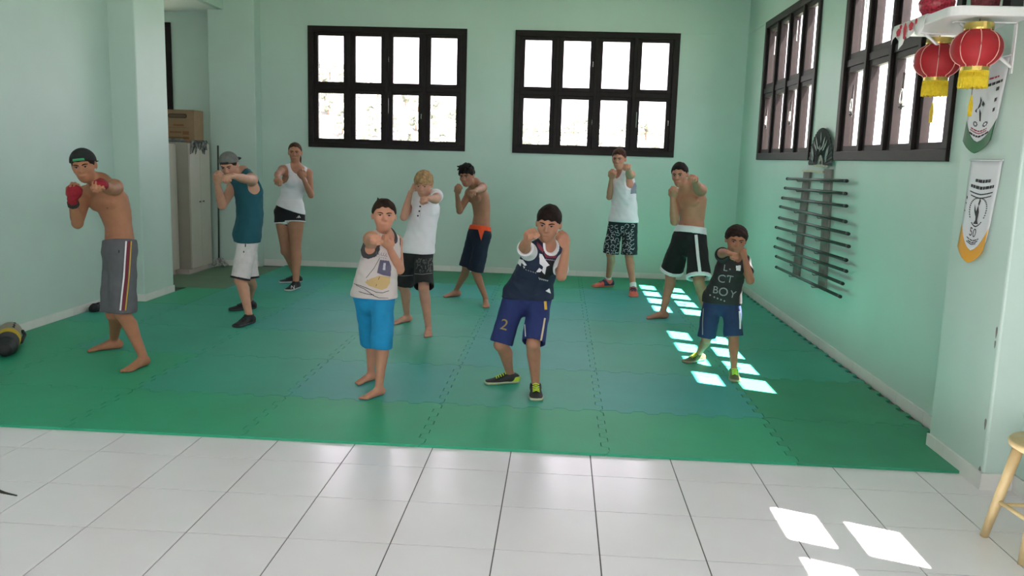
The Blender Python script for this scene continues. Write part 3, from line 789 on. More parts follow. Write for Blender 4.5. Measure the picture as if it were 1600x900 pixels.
    # hair
    style = S.get('style', 'short')
    if style:
        th_ = {'short': 0.065, 'buzz': 0.04, 'bowl': 0.085, 'fringe': 0.09, 'tousled': 0.105, 'curly': 0.085, 'tied': 0.04, 'cap': 0.02}[style]
        f2 = Field(HC - 0.75 * hh, HC + 0.75 * hh, 0.0045)
        tuft = {'short': 0.014, 'buzz': 0.004, 'bowl': 0.012, 'fringe': 0.018, 'tousled': 0.032, 'curly': 0.020, 'tied': 0.006, 'cap': 0.004}[style] * hh
        cen = hp(0, -0.05, 0.13); e = P_ell(cen, HR, np.array([0.315 + th_ * (0.6 if style in ('short', 'tousled') else 0.45 if style == 'bowl' else 0.8), 0.385 + th_, 0.365 + th_]) * hh * np.array([hw, 1, 1]))
        f_edge = {'short': (0.80, 0.03), 'buzz': (0.75, 0.03), 'bowl': (0.36, 0.065), 'fringe': (0.36, 0.0), 'tousled': (0.45, 0.03), 'curly': (0.62, 0.02), 'tied': (0.92, 0.06), 'cap': (0.5, -0.02)}[style]
        def hairf(x, y, z):
            g = e[0](x, y, z) + tuft * wob(x, y, z, 70.0 if style != 'curly' else 180.0, S['id'])
            px, py, pz = x - HC[0], y - HC[1], z - HC[2]
            u_ = (px * hu[0] + py * hu[1] + pz * hu[2]) / hh; v_ = (px * hf[0] + py * hf[1] + pz * hf[2]) / hh; r_ = (px * hr[0] + py * hr[1] + pz * hr[2]) / hh
            edge = f_edge[1] + f_edge[0] * np.maximum(v_, 0.0) + 0.62 * np.minimum(v_, 0.0) - 0.10 * np.clip(np.abs(r_) - 0.22, 0, 0.1) * 6 * (v_ > 0) * 0.6
            edge = edge + 0.02 * np.sin(r_ * 34 + S['id']) * (v_ > 0.15)
            tp_ = {'short': 0.85, 'tied': 0.9, 'curly': 0.6, 'tousled': 0.4, 'bowl': 0.5}.get(style, 0.3)
            g = g + th_ * hh * tp_ * np.exp(-np.maximum(u_ - edge, 0) / 0.07)
            return np.maximum(g, (edge - u_) * hh * 0.75)
        f2.add((hairf, e[1], e[2]), 0.0)
        if style == 'tied':
            f2.add(P_limb([hp(0.05, -0.42, 0.18), hp(0.12, -0.52, 0.0), hp(0.2, -0.42, -0.30), hp(0.24, -0.34, -0.5)], [0.09 * hh, 0.10 * hh, 0.075 * hh, 0.03 * hh]), 0.02)
        if style == 'tousled':
            for k in range(10):
                a = k * 0.63; f2.add(P_cap(hp(0.2 * math.cos(a), 0.12 + 0.2 * math.sin(a), 0.45), hp(0.34 * math.cos(a), 0.14 + 0.30 * math.sin(a), 0.50 - 0.13 * (math.sin(a) > 0.3)), 0.06 * hh, 0.03 * hh), 0.01)
        if style == 'short' and S.get('tuft'): f2.add(P_cap(hp(-0.17, -0.1, 0.48), hp(-0.20, -0.12, 0.575), 0.04 * hh, 0.012 * hh), 0.01)
        surf('hair', f2, M_h, base, root)
    if S.get('cap'):
        cc = S['cap']; f3 = Field(HC - 1.0 * hh, HC + 1.0 * hh, 0.0048)
        e = P_ell(hp(0, -0.05, 0.15), HR, np.array([0.372, 0.44, 0.40]) * hh)
        e_in = P_ell(hp(0, -0.05, 0.13), HR, np.array([0.335, 0.405, 0.375]) * hh)
        def capf(x, y, z):
            px, py, pz = x - HC[0], y - HC[1], z - HC[2]
            u_ = (px * hu[0] + py * hu[1] + pz * hu[2]); v_ = (px * hf[0] + py * hf[1] + pz * hf[2])
            return np.maximum(np.maximum(e[0](x, y, z), -e_in[0](x, y, z)), 0.13 * hh + 0.28 * v_ - u_)
        f3.add((capf, e[1], e[2]), 0.0)
        cp = surf('cap', f3, mat(cc['name'], cc['col'], 0.85, noise=0.15, scale=30), base, root)
        f4 = Field(HC - 1.1 * hh, HC + 1.1 * hh, 0.0045); br = nrm(hf * -1 + hu * -0.10); bu = nrm(np.cross(hr, br)); bu = bu if bu @ hu > 0 else -bu
        f4.add(P_ell(hp(0, -0.60, 0.035), np.stack([hr, br, bu]), np.array([0.30, 0.30, 0.034]) * hh), 0.0)
        surf('brim', f4, mat(cc['brim_name'], cc['brim'], 0.85), base, cp)
        f5 = Field(HC - 0.9 * hh, HC + 0.9 * hh, 0.0045); e2 = P_ell(hp(0, -0.05, 0.15), HR, np.array([0.385, 0.452, 0.41]) * hh)
        def strf(x, y, z):
            px, py, pz = x - HC[0], y - HC[1], z - HC[2]
            u_ = (px * hu[0] + py * hu[1] + pz * hu[2]) / hh; v_ = (px * hf[0] + py * hf[1] + pz * hf[2]) / hh; r_ = (px * hr[0] + py * hr[1] + pz * hr[2]) / hh
            return np.maximum(np.maximum(e2[0](x, y, z), -e_in[0](x, y, z)), hh * np.maximum(np.abs(r_ + 0.02) - 0.17, np.maximum(u_ - (0.20 + 0.28 * v_), (0.12 + 0.28 * v_) - u_)))
        f5.add((strf, e2[1], e2[2]), 0.0)
        surf('adjuster_strap', f5, mat(cc['strap_name'], cc['strap'], 0.7), base, cp)
    out = {'J': J, 'root': root, 'base': base, 'body': body, 'tst': tst, 'hp': hp, 'S': S, 'fo': fo, 'up': up, 'sl': sl, 'hl': hl}
    # shorts
    sp = S['shorts']; f6 = None
    allp = np.array([P, J['kneeA'], J['kneeB'], J['ankA'], J['ankB']]); lo = allp.min(0) - 0.2; hi = allp.max(0) + 0.2; hi[2] = P[2] + 0.22 * H
    f6 = Field(lo, hi, 0.0062)
    top = sp.get('top', 0.17); gw = sp.get('grow', 0.014)
    ts = [-0.16, -0.08, 0.0, 0.09, top]
    c, l, w, d = tst(ts, gw); f6.add(P_sweep(c, l, w, d, flat1=True, folds=sp.get('folds', 0.0045), ff=45, ph=S['id']), 0.0)
    ends = {}
    for s in 'AB':
        hip, kn, an = J['hip' + s], J['knee' + s], J['ank' + s]; fr = sp['hem' + s]
        pth = [lerp(hip, kn, 0.02), lerp(hip, kn, min(fr, 1.0) * 0.5), lerp(hip, kn, min(fr, 0.98))]
        if fr > 1: pth.append(lerp(kn, an, fr - 1))
        r0, r1 = (0.0475 * S.get('legk', 1) * bl * H + gw), sp['rb']
        rs = [r0 + (r1 - r0) * k / (len(pth) - 1) for k in range(len(pth))]
        f6.add(P_limb(pth, rs, flat1=True, folds=sp.get('folds', 0.0045), ff=38, ph=S['id'] + (2 if s == 'A' else 0)), 0.03)
        ends[s] = (pth, rs)
    for s in 'AB':
        pth, rs = ends[s]; t = nrm(pth[-1] - pth[-2]); f6.add(P_limb([pth[-1] - t * 0.055, pth[-1] + t * 0.03], [rs[-1] * 0.80, rs[-1] - 0.012], flat1=False), 0.0, 'sub')
    shorts = surf('shorts', f6, mat(sp['name'], sp['col'], 0.85, noise=sp.get('noise', 0.08), scale=20, bump=0.1, bscale=140), base, root)
    out['shorts'] = shorts; out['ends'] = ends
    if sp.get('hemband') or sp.get('waistband'):
        gx, gy, gz = f6.grid((slice(None),) * 3)
        along = lambda pt, ax: (gx - pt[0]) * ax[0] + (gy - pt[1]) * ax[1] + (gz - pt[2]) * ax[2]
        if sp.get('hemband'):
            colr, wd_, sel = sp['hemband']
            for s in sel:
                pth, rs = ends[s]; t = nrm(pth[-1] - pth[-2]); al = along(pth[-1], t)
                rad = np.sqrt(np.maximum((gx - pth[-1][0]) ** 2 + (gy - pth[-1][1]) ** 2 + (gz - pth[-1][2]) ** 2 - al * al, 0))
                fb = Field.__new__(Field); fb.xs, fb.ys, fb.zs = f6.xs, f6.ys, f6.zs; fb.F = np.maximum(np.maximum(f6.F - 0.0035, np.maximum(-al - wd_, al - 0.02)), np.maximum(rad - rs[-1] - 0.02, (rs[-1] - 0.02) - rad)).astype(np.float32)
                surf('hem_trim', fb, mat(sp['name'] + '_hem', colr, 0.8), base, shorts)
        if sp.get('waistband'):
            colr, wd_ = sp['waistband']; tc_ = tst([0.09, top]); t = nrm(tc_[0][1] - tc_[0][0]); al = along(tc_[0][1], t)
            fb = Field.__new__(Field); fb.xs, fb.ys, fb.zs = f6.xs, f6.ys, f6.zs; fb.F = np.maximum(f6.F - 0.004, np.maximum(-al - wd_, al - 0.004)).astype(np.float32)
            surf('waistband', fb, mat(sp['name'] + '_waistband', colr, 0.8), base, shorts)
    # top
    tp = S.get('top')
    if tp:
        g = tp.get('grow', 0.018); hem = tp['hem']; fd_ = tp.get('folds', 0.006)
        pts2 = np.array([P, N, J['shA'], J['shB'], J['elA'], J['elB'], torso(hem)[0]]); f7 = Field(pts2.min(0) - 0.2, pts2.max(0) + 0.14, 0.006)
        tl = sorted([hem] + [t for t in (-0.1, 0.0, 0.12, 0.24, 0.36, 0.48, 0.6, 0.7, 0.78, 0.85, 0.91, 0.98) if t > hem + 0.03])
        c, l, w, d = tst(tl, g)
        for k, t in enumerate(tl):      # hangs free below the ribs
            if t < 0.55: w[k] = max(w[k], float(np.interp(0.6, TT, TW)) + g) * tp.get('flare', 1.0) ** (0.55 - t); d[k] = max(d[k], (float(np.interp(0.62, TT, TD)) + g) * 0.97)
            if tp.get('fit'): ww = tst([t], g); w[k], d[k] = ww[2][0], ww[3][0]
        f7.add(P_sweep(c, l, w, d, flat0=False, folds=fd_, ff=30, ph=S['id']), 0.0)
        cs, ls, ws, ds = tst(ts, gw + 0.007); f7.add(P_sweep(cs, ls, ws, ds, folds=sp.get('folds', 0.0045), ff=45, ph=S['id']), 0.02)
        for s in 'AB':
            pth, rs = ends[s]; f7.add(P_limb(pth, [r + 0.007 for r in rs], flat1=True, folds=sp.get('folds', 0.0045), ff=38, ph=S['id'] + (2 if s == 'A' else 0)), 0.03)
        hn = nrm(nrm(c[1] - c[0]) + hl * tp.get('hemtilt', 0.0)); hc = torso(hem)[0]
        hcut = (f7.xs[:, None, None] - hc[0]) * hn[0] + (f7.ys[None, :, None] - hc[1]) * hn[1] + (f7.zs[None, None, :] - hc[2]) * hn[2]
        f7.F = np.maximum(f7.F, -hcut)
        if fem:
            R3 = np.stack([sl, fo, up])
            for sg in (-1, 1): f7.add(P_ell(torso(0.70)[0] + (sl * sg * 0.040 + fo * 0.048) * H, R3, np.array([0.036, 0.030, 0.036]) * H + 0.007), 0.025)
        gs = min(g, 0.011); sleeves = []; holes = []
        for s in 'AB':
            shv = J['sh' + s]; fr = tp.get('strap', 0.86)
            f7.add(P_cap(N + up * 0.010 * H, lerp(N, shv, fr) + np.array([0, 0, 0.006]) * H, 0.027 * H * bl + gs, 0.026 * H * bl + gs), 0.03)
            if tp.get('sleeve'):
                el = J['el' + s]; a = lerp(shv, el, tp['sleeve']); rr = 0.0315 * H * S.get('armk', 1) * bl; sg_ = 0.008
                tgt = f7
                if tp.get('sleeve_col'):
                    pl = np.array([shv, el]); tgt = Field(pl.min(0) - 0.12, pl.max(0) + 0.12, 0.0058)
                tgt.add(P_ell(shv, np.eye(3), np.array([0.034, 0.034, 0.036]) * H * S.get('armk', 1.0) * bl + sg_ + (0.001 if tgt is not f7 else 0)), 0.02)
                tgt.add(P_limb([shv, lerp(shv, el, tp['sleeve'] * 0.5), a], [rr + sg_, rr + sg_, rr + sg_ * 1.15], flat1=True, folds=0.002, ff=50, ph=1), 0.02)
                tt = nrm(el - shv); tgt.add(P_limb([a - tt * 0.012, a + tt * 0.03], [rr * 0.8, rr + sg_ * 0.35]), 0.0, 'sub')
                if tgt is not f7: sleeves.append(tgt)
            else:
                ah = tp.get('armhole', 0.052) * H; tilt = lerp(N, shv, tp.get('ahpos', 1.12)) - up * 0.030 * H
                holes.append(P_ell(tilt, np.stack([sl, fo, up]), np.array([ah * 0.72, ah * 1.6, ah * 1.30]))); f7.add(holes[-1], 0.006, 'sub')
        nk = tp.get('neck', 0.045) * H
        nkp = P_ell(N + up * 0.030 * H + fo * tp.get('nf', 0.045) * H, np.stack([sl, fo, up]), np.array([nk * tp.get('nw', 1.0), nk * 1.15, nk * tp.get('nd', 1.1)])); f7.add(nkp, 0.004, 'sub')
        f7.add(P_cap(N + up * 0.02 * H, hp(0, -0.08, -0.1), 0.040 * H * bl, 0.05 * H * bl), 0.0, 'sub')
        # open the hem
        f7.F = np.maximum(f7.F, -np.maximum(f7.F + 0.008, np.abs(hcut) - 0.02))
        out['shirt'] = surf(tp.get('part', 'shirt'), f7, mat(tp['name'], tp['col'], 0.85, noise=tp.get('noise', 0.04), scale=9, bump=0.12, bscale=120), base, root)
        for key, prims, pn in (('bind', holes, 'armhole_binding'), ('collar', [nkp], 'collar')):
            if tp.get(key):
                for pr in prims:
                    f12 = Field(pts2.min(0) - 0.2, pts2.max(0) + 0.14, 0.006); g3 = f12.grid((slice(None),) * 3)
                    f12.F = np.maximum(f7.F - (0.006 if key == 'collar' else 0.0035), np.abs(pr[0](*g3)) - 0.011).astype(np.float32); surf(pn, f12, mat(tp['name'] + '_' + key, tp[key], 0.85), base, out['shirt'])
        for sf in sleeves: surf('sleeve', sf, mat(tp['name'] + '_sleeve', tp['sleeve_col'], 0.85, noise=0.04, scale=9), base, out['shirt'])
    # shoes and socks
    sh = S.get('shoes')
    if sh:
        for s in 'AB':
            f, heel, toe = J['fd' + s], J['heel' + s] - J['fd' + s] * 0.008, J['toe' + s] + J['fd' + s] * 0.006
            lo = np.minimum(heel, toe) - 0.09; hi = np.maximum(heel, toe) + 0.09; lo[2] = MATZ - 0.012; hi[2] = MATZ + 0.16
            f8 = Field(lo, hi, 0.004); foot_shape(f8, heel, toe, H, grow=0.006, bare=False)
            an = J['ank' + s]; f8.add(P_cap(an - np.array([0, 0, 0.02]), an + np.array([0, 0, sh.get('collar', 0.0)]), 0.026 * H, 0.025 * H), 0.02)
            z = f8.zs[None, None, :]; f8.F = np.maximum(f8.F, np.maximum(MATZ + 0.010 - z, z - (an[2] + sh.get('collar', 0.0) + 0.004)))
            so_ = surf('shoe', f8, mat(sh['name'], sh['col'], 0.6, noise=0.1, scale=30), base, root)
            f9 = Field(lo, hi, 0.004); foot_shape(f9, heel, toe, H, grow=0.011, bare=False)
            f9.F = np.maximum(f9.F, np.maximum(MATZ + 0.0008 - z, z - (MATZ + sh.get('solez', 0.02))))
            surf('sole', f9, mat(sh['sole_name'], sh['sole'], 0.6), base, so_)
            if sh.get('heel'):
                f10 = Field(lo, hi, 0.004); foot_shape(f10, heel, toe, H, grow=0.0085, bare=False)
                X, Y_ = f10.xs[:, None, None], f10.ys[None, :, None]; a = (X - heel[0]) * f[0] + (Y_ - heel[1]) * f[1]; FLn = np.linalg.norm(toe - heel)
                lim = sh.get('heelf', 0.35) * FLn
                f10.F = np.maximum(f10.F, np.maximum((a - lim) * sh.get('heelsg', 1), np.maximum(MATZ + 0.014 - z, z - (MATZ + sh.get('heelz', 0.05)))))
                surf('heel_panel', f10, mat(sh['heel_name'], sh['heel'], 0.6), base, so_)
            lc = MB(); up_ = np.array([0, 0, 1.0]); lt = np.cross(f, up_); FLn = np.linalg.norm(toe - heel); u = FLn / 0.255
            for k in range(5):
                a = 0.42 + 0.065 * k; zz = (0.082 - 0.030 * (k / 4) ** 0.8) * u + 0.004; wd = 0.024 * u
                p0, p1, p2 = [heel + f * a * FLn + lt * q_ + up_ * (zz - (0.010 * u if q_ else 0.0)) - base for q_ in (-wd, 0, wd)]
                lc.tube([tuple(p0), tuple(p1), tuple(p2)], 0.0038, 5)
            lc.build('laces', mat(sh['lace_name'], sh['lace'], 0.7), so_, smooth=True)
            if sh.get('sock'):
                kn = J['knee' + s]; f11 = Field(an - 0.09, an + 0.14, 0.0045); t_ = nrm(kn - an)
                f11.add(P_limb([an - t_ * 0.02, an + t_ * sh['sock']], [0.0215 * H, 0.022 * H], flat1=True), 0.0); surf('sock', f11, mat('sock_' + sh['name'], sh['sock_col'], 0.9), base, root)
    return out

BLACK = (0.012, 0.012, 0.014); WHITE = (0.72, 0.72, 0.74); NAVY = (0.012, 0.020, 0.055)
PEOPLE = [
 dict(id=1, H=1.70, hh=0.235, build=0.92, label='shirtless young man in backwards black cap, red hand wraps and grey striped shorts', skin=(0.36, 0.19, 0.115),
  head=(131, 260), face=(-13, 8, -8), neck=(160, 287), shA=(133, 303), shB=(180, 293), elA=(121, 349), wrA=(113, 311), fistA=(118, 292), elB=(171, 296), wrB=(160, 288), fistB=(153, 285),
  pel=(187, 392), hipyaw=48, kneeA=(178, 490), kneeB=(192, 490), heelA=(191, 544), toeA=(138, 549), heelB=(231, 570), toeB=(197, 582), armA=(-1, -1), bow=0.045, eyes=True, style='cap',
  cap=dict(name='black_cap_cloth', col=(0.010, 0.013, 0.012), brim_name='black_cap_brim', brim=(0.010, 0.012, 0.011), strap_name='green_strap', strap=(0.03, 0.25, 0.10)),
  shorts=dict(name='grey_jersey', col=(0.105, 0.105, 0.115), hemA=0.99, hemB=0.97, rb=0.098, top=0.15, grow=0.016)),
 dict(id=2, H=1.68, hh=0.232, build=0.95, label='young man in grey backwards cap, teal tank top, cream shorts and black shoes', skin=(0.50, 0.31, 0.23),
  head=(358, 259), face=(-20, 22, -5), neck=(380, 272), shA=(364, 292), shB=(393, 281), elA=(347, 321), wrA=(339, 286), fistA=(341, 273), elB=(384, 280), wrB=(364, 275), fistB=(353, 275),
  pel=(386, 366), hipyaw=55, kneeA=(390, 436), kneeB=(375, 437), heelA=(403, 482), toeA=(355, 486), heelB=(400, 503), toeB=(364, 513), bow=0.05, style='cap', eyes=True, Y=3.62,
  cap=dict(name='grey_cap_cloth', col=(0.13, 0.135, 0.125), brim_name='dark_cap_brim', brim=(0.02, 0.02, 0.02), strap_name='dark_strap', strap=(0.015, 0.015, 0.015)),
  shorts=dict(name='cream_cotton', col=(0.66, 0.60, 0.60), hemA=1.0, hemB=0.99, rb=0.088, grow=0.012, hemband=(BLACK, 0.016, 'AB')), top=dict(part='tank_top', name='teal_jersey', col=(0.008, 0.085, 0.115), hem=-0.125, grow=0.016, strap=0.70, armhole=0.050, ahpos=1.02, neck=0.042, flare=1.0),
  shoes=dict(name='black_canvas', col=(0.012, 0.011, 0.012), sole_name='dark_grey_rubber', sole=(0.05, 0.048, 0.048), lace_name='black_lace', lace=(0.02, 0.02, 0.02), collar=0.0)),
 dict(id=3, H=1.67, hh=0.228, build=0.95, fem=True, label='young woman in white tank top, short black shorts and black sneakers', skin=(0.40, 0.22, 0.15), hair=(0.07, 0.035, 0.02), style='tied',
  head=(461, 239), face=(-6, 2, 0), neck=(462, 263), shA=(441, 266), shB=(482, 271), shsA=-1, shsB=1, elA=(434, 272), wrA=(433, 278), fistA=(434, 283), elB=(486, 305), wrB=(474, 279), fistB=(468, 268), punch='A', palmA=(0, 0.2, -1),
  pel=(452, 332), hipyaw=10, kneeA=(447, 392), kneeB=(462, 389), heelA=(472, 441), toeA=(436, 442), heelB=(470, 449), toeB=(446, 456), legk=1.1, armk=0.9, shk=0.92, bow=0.0,
  shorts=dict(name='black_satin', col=(0.010, 0.010, 0.012), hemA=0.27, hemB=0.25, rb=0.108, top=0.16, grow=0.010, folds=0.002, hemband=(WHITE, 0.010, 'AB')), top=dict(part='tank_top', name='white_rib_jersey', col=(0.75, 0.71, 0.76), hem=0.075, hemtilt=0.17, grow=0.012, fit=True, strap=0.62, armhole=0.054, ahpos=1.0, neck=0.060, nd=1.15, nf=0.055, folds=0.002),
  shoes=dict(name='black_mesh', col=(0.012, 0.012, 0.014), sole_name='white_rubber', sole=(0.6, 0.6, 0.6), lace_name='black_lace', lace=(0.02, 0.02, 0.02), collar=0.0)),
 dict(id=4, H=1.30, hh=0.212, build=1.0, label='young boy in beige sleeveless boat print shirt and bright turquoise shorts, barefoot', skin=(0.50, 0.28, 0.20), hair=(0.025, 0.014, 0.008), style='short', tuft=True,
  head=(600, 338), face=(3, -4, 2), neck=(601, 370), shA=(579, 374), shB=(618, 378), shsA=-1, shsB=1, elA=(579, 379), wrA=(582, 375), fistA=(586, 369), elB=(624, 421), wrB=(609, 388), fistB=(601, 377), punch='A',
  pel=(584, 460), hipyaw=10, kneeA=(579, 523), kneeB=(597, 524), heelA=(586, 593), toeA=(557, 601), heelB=(604, 615), toeB=(562, 626), bow=0.0, armk=1.05,
  handk=1.15, hw=1.08,
  shorts=dict(name='turquoise_cotton', col=(0.006, 0.23, 0.46), hemA=1.24, hemB=1.24, rb=0.072, grow=0.012), top=dict(part='shirt', name='beige_cotton', col=(0.57, 0.50, 0.48), hem=-0.04, grow=0.015, strap=0.82, armhole=0.050, ahpos=1.10, neck=0.046, flare=1.25, bind=(0.05,0.048,0.05), collar=(0.05,0.048,0.05))),
 dict(id=5, H=1.52, hh=0.225, build=0.92, label='blond boy in white buttoned henley shirt and black shorts, guard hand at his temple', skin=(0.52, 0.31, 0.24), hair=(0.33, 0.20, 0.10), style='fringe',
  head=(662, 289), face=(-14, 14, 0), neck=(665, 304), shA=(645, 312), shB=(682, 306), elA=(631, 339), wrA=(641, 301), fistA=(646, 290), elB=(681, 312), wrB=(670, 310), fistB=(662, 309),
  pel=(651, 391), hipyaw=20, kneeA=(630, 447), kneeB=(662, 450), heelA=(644, 502), toeA=(612, 507), heelB=(669, 517), toeB=(669, 530), bow=0.02, dY=0.0,
  shorts=dict(name='black_cotton', col=(0.014, 0.014, 0.015), hemA=0.98, hemB=0.96, rb=0.090, grow=0.012), top=dict(part='shirt', name='white_cotton', col=(0.78, 0.74, 0.78), hem=-0.04, grow=0.020, sleeve=0.42, neck=0.036, flare=1.2)),
 dict(id=6, H=1.58, hh=0.228, build=0.86, label='shirtless dark haired boy in navy shorts with bright orange waistband', skin=(0.38, 0.21, 0.145), hair=(0.010, 0.007, 0.006), style='tousled',
  head=(729, 275), face=(-20, 12, -4), neck=(743, 288), shA=(733, 302), shB=(754, 293), elA=(718, 330), wrA=(714, 303), fistA=(716, 292), elB=(748, 297), wrB=(743, 298), fistB=(737, 299),
  pel=(749, 366), hipyaw=45, kneeA=(729, 418), kneeB=(743, 424), heelA=(723, 462), toeA=(689, 465), heelB=(757, 473), toeB=(761, 484), bow=0.05,
  shorts=dict(name='navy_boardshort', col=(0.008, 0.014, 0.035), hemA=0.98, hemB=0.98, rb=0.088, grow=0.012, top=0.15, waistband=((0.85, 0.085, 0.02), 0.045))),
 dict(id=7, H=1.37, hh=0.225, build=1.0, label='boy in navy graphic t-shirt with white sleeves, blue shorts and black shoes with neon laces', skin=(0.42, 0.235, 0.165), hair=(0.014, 0.008, 0.006), style='bowl',
  head=(857, 351), face=(-8, 8, 4), neck=(853, 384), shA=(826, 393), shB=(874, 394), shsA=-1, shsB=1, elA=(819, 386), wrA=(825, 374), fistA=(828, 361), elB=(877, 431), wrB=(885, 385), fistB=(879, 370), punch='A', palmA=(0.3, 0, -1),
  pel=(825, 460), hipyaw=0, hipk=1.25, kneeA=(783, 538), kneeB=(833, 537), heelA=(811, 598), toeA=(757, 600), heelB=(835, 607), toeB=(839, 632), bow=0.0, footk=1.1,
  handk=1.15, hw=1.05,
  shorts=dict(name='royal_blue_jersey', col=(0.014, 0.026, 0.125), hemA=0.98, hemB=0.98, rb=0.078, grow=0.014), top=dict(part='shirt', name='navy_print_cotton', col=(0.010, 0.020, 0.048), hem=-0.06, grow=0.016, sleeve=0.80, sleeve_col=(0.70,0.70,0.72), collar=(0.72,0.72,0.74), neck=0.044, nd=0.95, flare=1.15),
  shoes=dict(name='black_trainer', col=(0.015, 0.015, 0.016), sole_name='pale_rubber', sole=(0.45, 0.5, 0.32), lace_name='neon_yellow_lace', lace=(0.55, 0.75, 0.05), collar=0.0, heel=(0.42, 0.60, 0.04), heel_name='neon_yellow_heel', heelf=0.28)),
 dict(id=8, H=1.76, hh=0.240, build=0.86, label='tall boy in loose white tank top, black patterned shorts and coral sneakers', skin=(0.46, 0.26, 0.19), hair=(0.05, 0.022, 0.012), style='short',
  head=(967, 249), face=(-14, 6, 0), neck=(972, 270), shA=(959, 274), shB=(986, 273), elA=(952, 308), wrA=(955, 279), fistA=(958, 270), elB=(983, 271), wrB=(981, 262), fistB=(980, 257),
  pel=(974, 343), hipyaw=20, kneeA=(954, 397), kneeB=(983, 400), heelA=(961, 447), toeA=(923, 449), heelB=(988, 456), toeB=(991, 467), bow=0.02, armk=0.95, footk=1.08,
  shorts=dict(name='navy_black_print_cotton', col=(0.012, 0.014, 0.022), hemA=0.98, hemB=0.96, rb=0.098, grow=0.012), top=dict(part='tank_top', name='white_jersey', col=(0.78, 0.74, 0.79), hem=-0.05, grow=0.022, strap=0.74, armhole=0.066, ahpos=1.06, neck=0.046, nd=1.5, flare=1.1),
  shoes=dict(name='coral_mesh', col=(0.75, 0.13, 0.09), sole_name='coral_rubber', sole=(0.80, 0.22, 0.16), lace_name='navy_lace', lace=(0.03, 0.03, 0.08), collar=0.0, heel=(0.025, 0.03, 0.09), heel_name='navy_heel', heelf=0.55, heelz=0.12, sock=0.05, sock_col=(0.7, 0.7, 0.7))),
 dict(id=9, H=1.68, hh=0.232, build=0.95, label='shirtless young man in black shorts with white waistband and side stripe', skin=(0.44, 0.245, 0.175), hair=(0.012, 0.008, 0.007), style='short',
  head=(1062, 274), face=(-16, 6, -6), neck=(1080, 292), shA=(1056, 307), shB=(1095, 297), elA=(1054, 346), wrA=(1051, 309), fistA=(1053, 297), elB=(1089, 292), wrB=(1086, 283), fistB=(1084, 274), palmB=(-0.1, 0.2, -1),
  pel=(1077, 373), hipyaw=35, kneeA=(1048, 428), kneeB=(1092, 440), heelA=(1046, 497), toeA=(1007, 498), heelB=(1108, 502), toeB=(1100, 514), bow=0.03, armk=1.05,
  shorts=dict(name='black_satin_trunks', col=(0.008, 0.008, 0.009), hemA=0.92, hemB=0.92, rb=0.118, grow=0.014, top=0.225, folds=0.004, hemband=(WHITE, 0.034, 'AB'), waistband=(WHITE, 0.062))),
 dict(id=10, H=1.17, hh=0.205, build=1.0, label='smallest boy in dark printed t-shirt, navy shorts and green and yellow shoes', skin=(0.34, 0.175, 0.115), hair=(0.022, 0.013, 0.009), style='curly',
  head=(1150, 376), face=(8, 8, 4), neck=(1147, 402), shA=(1128, 398), shB=(1162, 408), shsA=-1, shsB=1, elA=(1128, 395), wrA=(1138, 395), fistA=(1148, 397), elB=(1172, 438), wrB=(1164, 404), fistB=(1162, 391), punch='A', palmA=(0, 0, -1), fsA=-1,
  pel=(1128, 466), hipyaw=10, hipk=1.15, kneeA=(1104, 528), kneeB=(1146, 526), heelA=(1103, 562), toeA=(1065, 568), heelB=(1143, 581), toeB=(1151, 603), bow=0.0, footk=1.12, armk=1.05,
  handk=1.1, hw=1.07,
  shorts=dict(name='navy_mesh', col=(0.012, 0.025, 0.085), hemA=0.98, hemB=0.98, rb=0.072, grow=0.012), top=dict(part='shirt', name='charcoal_cotton', col=(0.020, 0.019, 0.019), hem=-0.10, grow=0.015, sleeve=0.62, neck=0.040, flare=1.15),
  shoes=dict(name='olive_green_trainer', col=(0.09, 0.10, 0.04), sole_name='tan_rubber', sole=(0.25, 0.24, 0.15), lace_name='lime_lace', lace=(0.45, 0.60, 0.05), collar=0.0, heel=(0.35, 0.45, 0.05), heel_name='lime_heel', heelf=0.3)),
]
import time as _t
PP = {}
for S in PEOPLE:
    t0 = _t.time(); PP[S['id']] = build_person(S)
    J = PP[S['id']]['J']; print('person', S['id'], round(_t.time() - t0, 1), 's faces', len(PP[S['id']]['body'].data.polygons), 'P z', round(J['P'][2], 2), 'head z', round(J['HC'][2], 2),
        'thigh/H', [round(float(np.linalg.norm(J['knee' + s] - J['hip' + s])) / S['H'], 3) for s in 'AB'], 'shank', [round(float(np.linalg.norm(J['knee' + s] - J['ank' + s])) / S['H'], 3) for s in 'AB'])

# ------------------------------------------------------------------ prints, trims and wraps on the clothing
M_WHITE = mat('white_print', (0.74, 0.74, 0.76), 0.8); M_GREYP = mat('grey_print', (0.26, 0.26, 0.27), 0.8); M_GOLD = mat('gold_print', (0.62, 0.38, 0.04), 0.7)
M_MAROON = mat('maroon_stripe', (0.16, 0.02, 0.035), 0.8); M_ORANGE = mat('orange_trim', (0.85, 0.085, 0.02), 0.7); M_BLK = mat('black_trim', (0.01, 0.01, 0.01), 0.8)
M_INK = mat('dark_ink', (0.02, 0.02, 0.03), 0.8)

